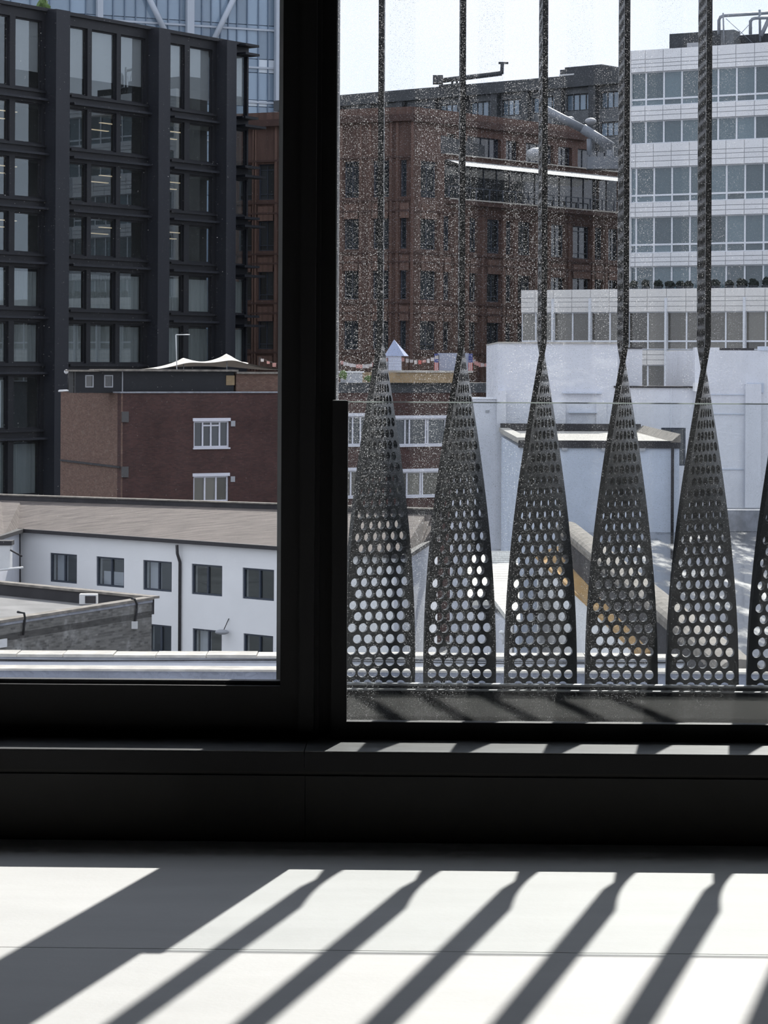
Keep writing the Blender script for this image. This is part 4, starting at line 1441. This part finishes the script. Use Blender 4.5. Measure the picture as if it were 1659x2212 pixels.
# low felt roof rising to a dark upstand
zrd = zgut + 1.25
r0, r1 = PZ(-40, 1079, zrd), PZ(620, 1101, zrd)
r2 = PZ(960, 1113, zrd)
g0_ = fd.W(0, zgut + 0.14, 0.2)
gl_ = fdl.W(0, zgut + 0.14, 0.2)
def along(pts, n):
    L_ = [0.0]
    for a_, b_ in zip(pts, pts[1:]):
        L_.append(L_[-1] + (b_ - a_).length)
    res = []
    for k in range(n + 1):
        d_ = L_[-1] * k / n
        q = max(i for i in range(len(pts) - 1) if L_[i] <= d_ + 1e-9)
        res.append(pts[q].lerp(pts[q + 1], (d_ - L_[q]) / (L_[q + 1] - L_[q])))
    return res


rr_ = [PZ(p, y, zrd) for p, y in ((-40, 1079), (45, 1082), (905, 1111), (960, 1113))]
low = [gl_, g0_, fd.W(sD1, zgut + 0.14, 0.2), fdr.W(fdr.len + 1.5, zgut + 0.14, 0.1)]
lo_, hi_ = [], []
for k in range(3):
    n_ = (2, 24, 4)[k]
    for q in range(n_ + (1 if k == 2 else 0)):
        lo_.append(low[k].lerp(low[k + 1], q / n_))
        hi_.append(rr_[k].lerp(rr_[k + 1], q / n_))
og_ = Vector(Dd.location)
nn = len(lo_)
pv_ = [p - og_ for p in lo_ + hi_] + [p - og_ - Vector((0, 0, 0.12)) for p in lo_ + hi_]
pf_ = []
for k in range(nn - 1):
    pf_ += [(k, k + 1, nn + k + 1, nn + k), (3 * nn + k, 3 * nn + k + 1, 2 * nn + k + 1, 2 * nn + k), (2 * nn + k, 2 * nn + k + 1, k + 1, k)]
link('roof', new_mesh('roof', pv_, pf_, ['felt_beige']), Dd)
fup = Fac(r0, r2)
fbox('upstand', 'felt_dark', Dd, fup, 0, fup.len, zrd - 0.3, zrd + 0.24, -0.4, 0.0)
fbox('upstand_coping', 'coping_beige', Dd, fup, 0, fup.len, zrd + 0.24, zrd + 0.30, -0.45, 0.05)
# wall lamp
wl_ = empty('wall_lamp', fd.W(fd.s(490, 1365), fd.z(490, 1366), 0.0), 'grey bulkhead lamp on the white building between two lower windows', 'lamp')
blob('shade', 'metal_pale', fd.W(fd.s(491, 1364), fd.z(491, 1364), 0.35), 0.32, 0.22, 0.12, wl_, 3, 0.0)
tube('bracket', 'gutter_dark', [fd.W(fd.s(495, 1340), fd.z(495, 1336), 0.02), fd.W(fd.s(493, 1360), fd.z(493, 1360), 0.3)], 0.02, wl_)

# ac condenser on a bracket at the left edge
ac = empty('wall_condenser', P(8, 1228, 108), 'white condenser unit on a pole bracket at the left edge of the white building', 'air conditioner')
c0, c1 = P(-25, 1230, 108), P(22, 1178, 108)
wbox('casing', 'metal_white', c0.x, c1.x, c0.y, c0.y + 0.6, c0.z, c1.z, ac)
wbox('lid', 'gutter_dark', c0.x - 0.05, c1.x + 0.08, c0.y - 0.05, c0.y + 0.65, c1.z, c1.z + 0.2, ac)
bar('support_pipe', 'metal_white', (-25, 1234), (50, 1226), 0.05, ac, 107.8)
bar('stay', 'gutter_dark', (22, 1188), (48, 1202), 0.04, ac, 107.9)

# ------------------------------------------------------------ E: low grey brick block at the lower left
zE = P(328, 1290, 80).z
q1, q2, q3 = PZ(0, 1340, zE), PZ(328, 1290, zE), PZ(0, 1258, zE)
q1 = q2 + (q1 - q2) * 1.5
q3 = q2 + (q3 - q2) * 1.5
Eb = empty('brick_outbuilding', Vector((q2.x, q2.y, ZG)), 'low weathered grey brick block with a flat parapet roof at the lower left', 'building')
fe = Fac(q1, q2)
fe2 = Fac(q3, q2)
fbox('front_wall', 'grey_brick', Eb, fe, 0, fe.len, ZG, zE - 0.08, -0.3, 0.0)
fbox('coping', 'coping_beige', Eb, fe, 0, fe.len + 0.05, zE - 0.08, zE, -0.34, 0.05)
fbox('flashing', 'lead_grey', Eb, fe, 0, fe.len + 0.02, zE - 0.17, zE - 0.08, 0.0, 0.02)
fbox('back_parapet', 'felt_dark', Eb, fe2, 0, fe2.len - 0.2, zE - 0.6, zE - 0.06, -0.3, 0.0)
fbox('coping', 'coping_beige', Eb, fe2, 0, fe2.len, zE - 0.06, zE + 0.02, -0.35, 0.05)
hull('roof_deck', 'roof_deck', [Vector((q1.x, q1.y, zE - 0.45)), Vector((q2.x, q2.y, zE - 0.45)), Vector((q3.x, q3.y, zE - 0.45))], 0.2, Eb)
cu = empty('roof_condenser', PZ(192, 1303, zE - 0.2), 'white air conditioning condenser on the grey brick block roof', 'air conditioner')
c0, c1 = P(171, 1305, cu.location.y), P(209, 1284, cu.location.y)
wbox('casing', 'metal_white', c0.x, c1.x, c0.y, c0.y + 0.35, c0.z, c1.z, cu)
wbox('fan_grille', 'felt_dark', c0.x + 0.2, c1.x - 0.03, c0.y - 0.02, c0.y, c0.z + 0.03, c1.z - 0.05, cu)
fbox('wall_vent', 'metal_white', Eb, fe, fe.s(-12, 1390), fe.s(12, 1390), fe.z(0, 1399), fe.z(0, 1381), 0.0, 0.06)
def wallcable(label, pts, box=None):
    w_ = [fe.W(fe.s(a, b, 0.06), fe.z(a, b, 0.06), 0.06) for a, b in pts]
    e_ = empty('hanging_cable', w_[0], label, 'cable')
    tube('cable', 'cable_black', w_, 0.035, e_)
    if box:
        a, b = box
        c_ = fe.W(fe.s(a, b, 0.05), fe.z(a, b, 0.05), 0.05)
        wbox('junction_box', 'metal_white', c_.x - 0.1, c_.x + 0.1, c_.y - 0.08, c_.y, c_.z - 0.12, c_.z + 0.12, e_)
wallcable('black cable with a white junction box hanging down the grey brick wall', [(284, 1293), (291, 1294), (296, 1305), (295, 1325), (291, 1345)], (291, 1350))
wallcable('short black cable hanging down the grey brick wall near the picture edge', [(38, 1322), (52, 1324), (54, 1335), (50, 1372)])

# ------------------------------------------------------------ K: white brick lean-to and white walls on the right
fk = twod(1000, 84, 1120, 84)
Kb = empty('lean_to', Vector((P(1060, 1300, 74).x, P(1060, 1300, 74).y, ZG)), 'small lean-to with a bright white brick roof between the second and third ribbons', 'building')
t0, t1 = P(1010, 1190, 84), P(1118, 1190, 84)
b0, b1, b2 = P(1010, 1297, 74), P(1069, 1297, 74), P(1100, 1338, 71)
b3 = P(1124, 1338, 71)
me_v = [t0, t1, b3, b2, b1, b0]
org = Vector(Kb.location)
link('roof', new_mesh('roof', [Vector(p) - org for p in me_v] + [Vector(p) - org - Vector((0, 0, 0.15)) for p in me_v],
     [(5, 4, 3, 2, 1, 0), (6, 7, 8, 9, 10, 11)] + [(i, (i + 1) % 6, 6 + (i + 1) % 6, 6 + i) for i in range(6)], ['white_brick']), Kb)
prism('wall', 'white_paint_wall', [(b0.x, b0.y), (b1.x, b1.y), (b2.x, b2.y), (t1.x - 0.1, t1.y), (t0.x, t0.y)], ZG, b2.z - 0.12, Kb)
ll = empty('wall_lamp', P(1085, 1366, 71.5), 'tiny white wall lamp below the bright white brick roof', 'lamp')
blob('shade', 'lamp_white', P(1085, 1366, 71.3), 0.10, 0.1, 0.06, ll, 1, 0)
bar('stem', 'lamp_white', (1086, 1367), (1087, 1392), 0.03, ll, 71.4)

fg = twod(960, 100, 1760, 100)
Gb = empty('white_building', fg.W(fg.s(1077), ZG), 'large white painted building with blank stepped walls behind the right-hand ribbons', 'building')
zg0 = fg.z(1200, 1200)
fbox('left_wall', 'white_paint_wall', Gb, fg, fg.s(975), fg.s(1077), ZG, fg.z(1030, 862), -0.5, -0.02)
fbox('left_coping', 'white_bar', Gb, fg, fg.s(973), fg.s(1074), fg.z(1030, 862), fg.z(1030, 858), -0.6, 0.06)
fbox('main_wall', 'patchy_white_wall', Gb, fg, fg.s(1077), fg.s(1334), ZG, fg.z(1200, 742), -12, 0.0)
fbox('main_coping', 'stone_cream', Gb, fg, fg.s(1076), fg.s(1335), fg.z(1200, 742), fg.z(1200, 739), -12, 0.08)
fbox('set_back_wall', 'white_paint_wall', Gb, fg, fg.s(1334), fg.s(1393), ZG, fg.z(1360, 753), -12, -1.0)
fbox('set_back_coping', 'gutter_dark', Gb, fg, fg.s(1334), fg.s(1393), fg.z(1360, 753), fg.z(1360, 750), -12, -0.95)
hw = (fg.s(1428, 960), fg.s(1481, 960), fg.z(1455, 1006), fg.z(1455, 924))
fwall('low_wall', 'white_paint_wall', Gb, fg, fg.s(1334), fg.s(1500), ZG, fg.z(1420, 838), [hw], -0.5, 0.0)
fbox('low_coping', 'gutter_dark', Gb, fg, fg.s(1326), fg.s(1500), fg.z(1420, 838), fg.z(1420, 834), -0.6, 0.08)
fbox('low_roof', 'felt_dark', Gb, fg, fg.s(1334), fg.s(1500), ZG, fg.z(1420, 845), -12, -0.7)
window(Gb, fg, *hw, -0.1, 'slate_frame', 'dark_pane', vb=(0.45,), hb=(), fr=0.07)
fbox('right_wall', 'white_paint_wall', Gb, fg, fg.s(1500), fg.s(1760), fg.z(1600, 1097), fg.z(1600, 757), -10, 0.15)
fbox('parapet_block', 'white_paint_wall', Gb, fg, fg.s(1500), fg.s(1553), fg.z(1600, 757), fg.z(1600, 751), -0.5, 0.15)
fbox('parapet_block', 'blue_white_wall', Gb, fg, fg.s(1640), fg.s(1760), fg.z(1600, 757), fg.z(1600, 748), -0.5, 0.2)
fbox('flashing', 'gutter_dark', Gb, fg, fg.s(1553), fg.s(1628), fg.z(1600, 757), fg.z(1600, 752), -0.5, 0.12)
fbox('lower_right_wall', 'white_paint_wall', Gb, fg, fg.s(1500), fg.s(1760), ZG, fg.z(1600, 1097), -10, 0.0)
for a, b, t, bo_, o_ in ((1608, 1642, 829, 1096, 0.35), (1073, 1093, 844, 1185, 0.30), (1196, 1222, 868, 1185, 0.10), (1288, 1310, 868, 1185, 0.10)):
    fbox('pilaster', 'white_paint_wall', Gb, fg, fg.s(a), fg.s(b), fg.z((a + b) / 2, bo_), fg.z((a + b) / 2, t), 0.0, o_)
fbox('sloped_cap', 'blue_white_wall', Gb, fg, fg.s(1613), fg.s(1648), fg.z(1625, 848), fg.z(1625, 827), 0.15, 0.25)
for a, b, y in ((1535, 1610, 851), (1535, 1606, 893), (1556, 1606, 1012), (1215, 1300, 848), (1228, 1290, 890)):
    fbox('shadow_line', 'blue_white_wall', Gb, fg, fg.s(a), fg.s(b), fg.z(a, y + 2), fg.z(a, y), 0.0, 0.20)  # blue-grey strips imitating the faint shadow lines of the wall
fbox('skylight', 'white_render', Gb, fg, fg.s(1496), fg.s(1516), fg.z(1505, 845), fg.z(1505, 827), 0.1, 0.9)
fbox('conduit', 'white_bar', Gb, fg, fg.s(1449), fg.s(1450.5), fg.z(1450, 924), fg.z(1450, 836), 0.0, 0.04)
fbox('vent_brick', 'metal_pale', Gb, fg, fg.s(1049, 888), fg.s(1057, 888), fg.z(1053, 891), fg.z(1053, 886), -0.02, 0.02)

# flat-roofed outhouse in front of it
fo = twod(1100, 86, 1480, 86)
Ob = empty('outhouse', fo.W(fo.s(1121), ZG), 'flat-roofed white outhouse with a dark fascia and black drainpipe', 'building')
zo1, zo0 = fo.z(1300, 952), fo.z(1300, 968)
so0, so1 = fo.s(1121), fo.s(1471)
fbox('wall', 'blue_white_wall', Ob, fo, so0 + 0.05, so1 - 0.03, ZG, zo0, -13.5, -0.1)
fbox('fascia', 'felt_dark', Ob, fo, so0, so1, zo0, zo1, -0.25, 0.0)
fbox('roof', 'stone_cream', Ob, fo, so0, so1, zo1 - 0.12, zo1 - 0.02, -13.5, -0.2)
fbox('back_upstand', 'felt_dark', Ob, fo, so0, so1, zo1 - 0.1, zo1 + 0.28, -13.6, -13.3)
fbox('left_kerb', 'stone_cream', Ob, fo, so0 - 0.05, so0 + 0.35, zo1 - 0.05, zo1 + 0.1, -13.5, 0.0)
# raised kerb at the right end
k0, k1 = fo.s(1449), so1
v, f = box_vf(0, k1 - k0, -0.02, 12.5, 0, 0.30)
v = [(p[0] + (0.35 if (p[2] > 0.1 and p[0] < 0.1) else 0), p[1], p[2]) for p in v]
put('right_kerb', new_mesh('right_kerb', v, f, ['coping_beige']), Ob, fo, k0, zo1 - 0.05, 0)
for x in (1215, 1300, 1383):
    fbox('fascia_bracket', 'metal_pale', Ob, fo, fo.s(x), fo.s(x + 12), zo0 - 0.1, zo0, -0.08, 0.0)
s = fo.s(1452, 1050)
tube('drainpipe', 'felt_dark', [fo.W(s, zo0, 0.08), fo.W(s, fo.z(1452, 1160), 0.08)], 0.055, Ob)

# wet black flat roof in front
zw_ = P(1400, 1150, 86).z
wr = empty('wet_flat_roof', Vector((12, 60, ZG)), 'dark flat roof with standing water and pale painted sun patches at the lower right', 'roof')
ra, rb_ = PZ(1300, 1150, zw_), PZ(1800, 1146, zw_)
rc, rd_ = PZ(1800, 1445, zw_), PZ(1590, 1445, zw_)
wr.location = Vector((ra.x, ra.y, ZG))
rl = PZ(1222, 1150, zw_)
hull('roof_surface', 'wet_roof', [Vector(q) for q in (rd_, rc, rb_, rl)], 0.2, wr)
fkb = twod(1470, 87, 1800, 87)
fbox('roof_kerb', 'lead_grey', wr, fkb, fkb.s(1474), fkb.s(1790), zw_ - 0.2, fkb.z(1600, 1102), -0.4, 0.0)
fbox('kerb_dark_strip', 'felt_dark', wr, fkb, fkb.s(1225), fkb.s(1474), zw_ - 0.2, fkb.z(1400, 1143), 0.2, 0.5)  # low dark felt strip continuing the kerb to the left

# rounded lead parapet running towards us beside it
def path_wall(name, label, cat, line, z, half, hgt, m_top, m_wall, m_left=None, zbot=ZG, rounded=True, slope=0.0):
    pts = [PZ(a, b, z) for a, b in line]
    e_ = empty(name, Vector((pts[0].x, pts[0].y, zbot)), label, cat, None, 'thing')
    prof = [(-half, -hgt), (-half, -0.06), (-half * 0.7, 0.0), (half * 0.7, 0.0), (half, -0.06), (half, -hgt)]
    if rounded:
        prof = [(-half, -hgt)] + [(-half * math.cos(t), 0.0 - half * 0.55 * (1 - math.sin(t))) for t in [math.pi * q / 8 for q in range(9)]] + [(half, -hgt)]
    if slope:
        prof = [(-half, -hgt - slope), (-half, -slope), (half, 0.0), (half, -hgt)]
    v, f = [], []
    d = (pts[-1] - pts[0]).normalized()
    side = Vector((-d.y, d.x, 0))
    if side.x < 0:
        side = -side
    n = len(prof)
    for p in pts:
        for a, b in prof:
            v.append(p + side * a + Vector((0, 0, b)) - Vector(e_.location))
    for k in range(len(pts) - 1):
        for q in range(n):
            q2 = (q + 1) % n
            f.append((k * n + q, k * n + q2, (k + 1) * n + q2, (k + 1) * n + q))
    f.append(tuple(range(n)))
    f.append(tuple(range(len(pts) * n - 1, (len(pts) - 1) * n - 1, -1)))
    link('coping', new_mesh('coping', v, f, [m_top]), e_)
    a, b = pts[0], pts[-1]
    w = half * 0.82
    lo = -hgt - slope
    prism('wall', m_wall, [(a - side * w).to_2d(), (b - side * w).to_2d(), (b + side * w).to_2d(), (a + side * w).to_2d()], zbot, z + lo, e_)
    return e_
path_wall('parapet_wall', 'weathered rounded stone parapet running diagonally between the fourth and fifth ribbons', 'parapet', [(1226, 1126), (1330, 1208), (1440, 1296), (1600, 1424)], zw_ + 0.62, 0.38, 0.34, 'coping_beige', 'felt_dark', zbot=zw_ - 3)
path_wall('garden_boundary', 'white wall topped with yellow brick running diagonally beside the stone parapet', 'wall', [(1192, 1171), (1256, 1222), (1330, 1281), (1440, 1375)], zw_ - 0.25, 0.62, 0.10, 'yellow_brick', 'white_render', slope=0.42)

wr['kind'] = 'thing'
# ------------------------------------------------------------ F: near parapets across the bottom
ff = twod(-60, 24, 1760, 24)
zf1 = ff.z(300, 1407, -0.28)
zf0 = zf1 - 0.022
Fb = empty('boundary_wall', ff.W(0, ZG), 'pale rendered boundary wall with cream coping stones just below the window', 'wall', None, 'thing')
fbox('wall', 'white_paint_wall', Fb, ff, 0, ff.s(1488), ff.z(300, 1500) - 0.5, zf0, -0.22, 0.0)
x = 0.0
rn = random.Random(11)
while x < ff.s(1488) - 0.2:
    w = rn.choice([0.42, 0.46, 0.5])
    dz = rn.choice([0, 0.004, 0.008])
    fbox('coping_stone', 'stone_cream', Fb, ff, x + 0.004, x + w - 0.004, zf0, zf1 + dz, -0.28, 0.05)
    x += w
fbox('shade_strip', 'lead_grey', Fb, ff, 0, ff.s(1488), zf0 - 0.05, zf0, 0.0, 0.03)  # grey strip painted for the shaded face under the coping
for i, (y0, y1, y2) in enumerate(((1424, 1428, 1429), (1425, 1432, 1433))):
    pts = []
    for k in range(25):
        t = k / 24
        px = -40 + 1520 * t
        pts.append(P(px, y0 + (y2 - y0) * t + 2.2 * math.sin(t * 9 + i), 23.7))
    e_ = empty('cable', pts[0], ('upper' if i == 0 else 'lower') + ' thin black cable slung along the pale boundary wall', 'cable', 'cables along the boundary wall')
    tube('wire', 'cable_black', pts, 0.006, e_, 6)
ff2 = twod(-60, 16.5, 1760, 16.5)
Fc = empty('felt_parapet', ff2.W(0, ZG), 'grey dimpled felt parapet with a pale top edge directly outside the sill', 'parapet')
zq = ff2.z(300, 1446)
fbox('upstand', 'honeycomb_felt', Fc, ff2, 0, ff2.len, zq - 1.5, zq - 0.01, -0.15, 0.0)
fbox('top_edge', 'stone_cream', Fc, ff2, 0, ff2.len, zq - 0.01, zq + 0.004, -0.18, 0.02)
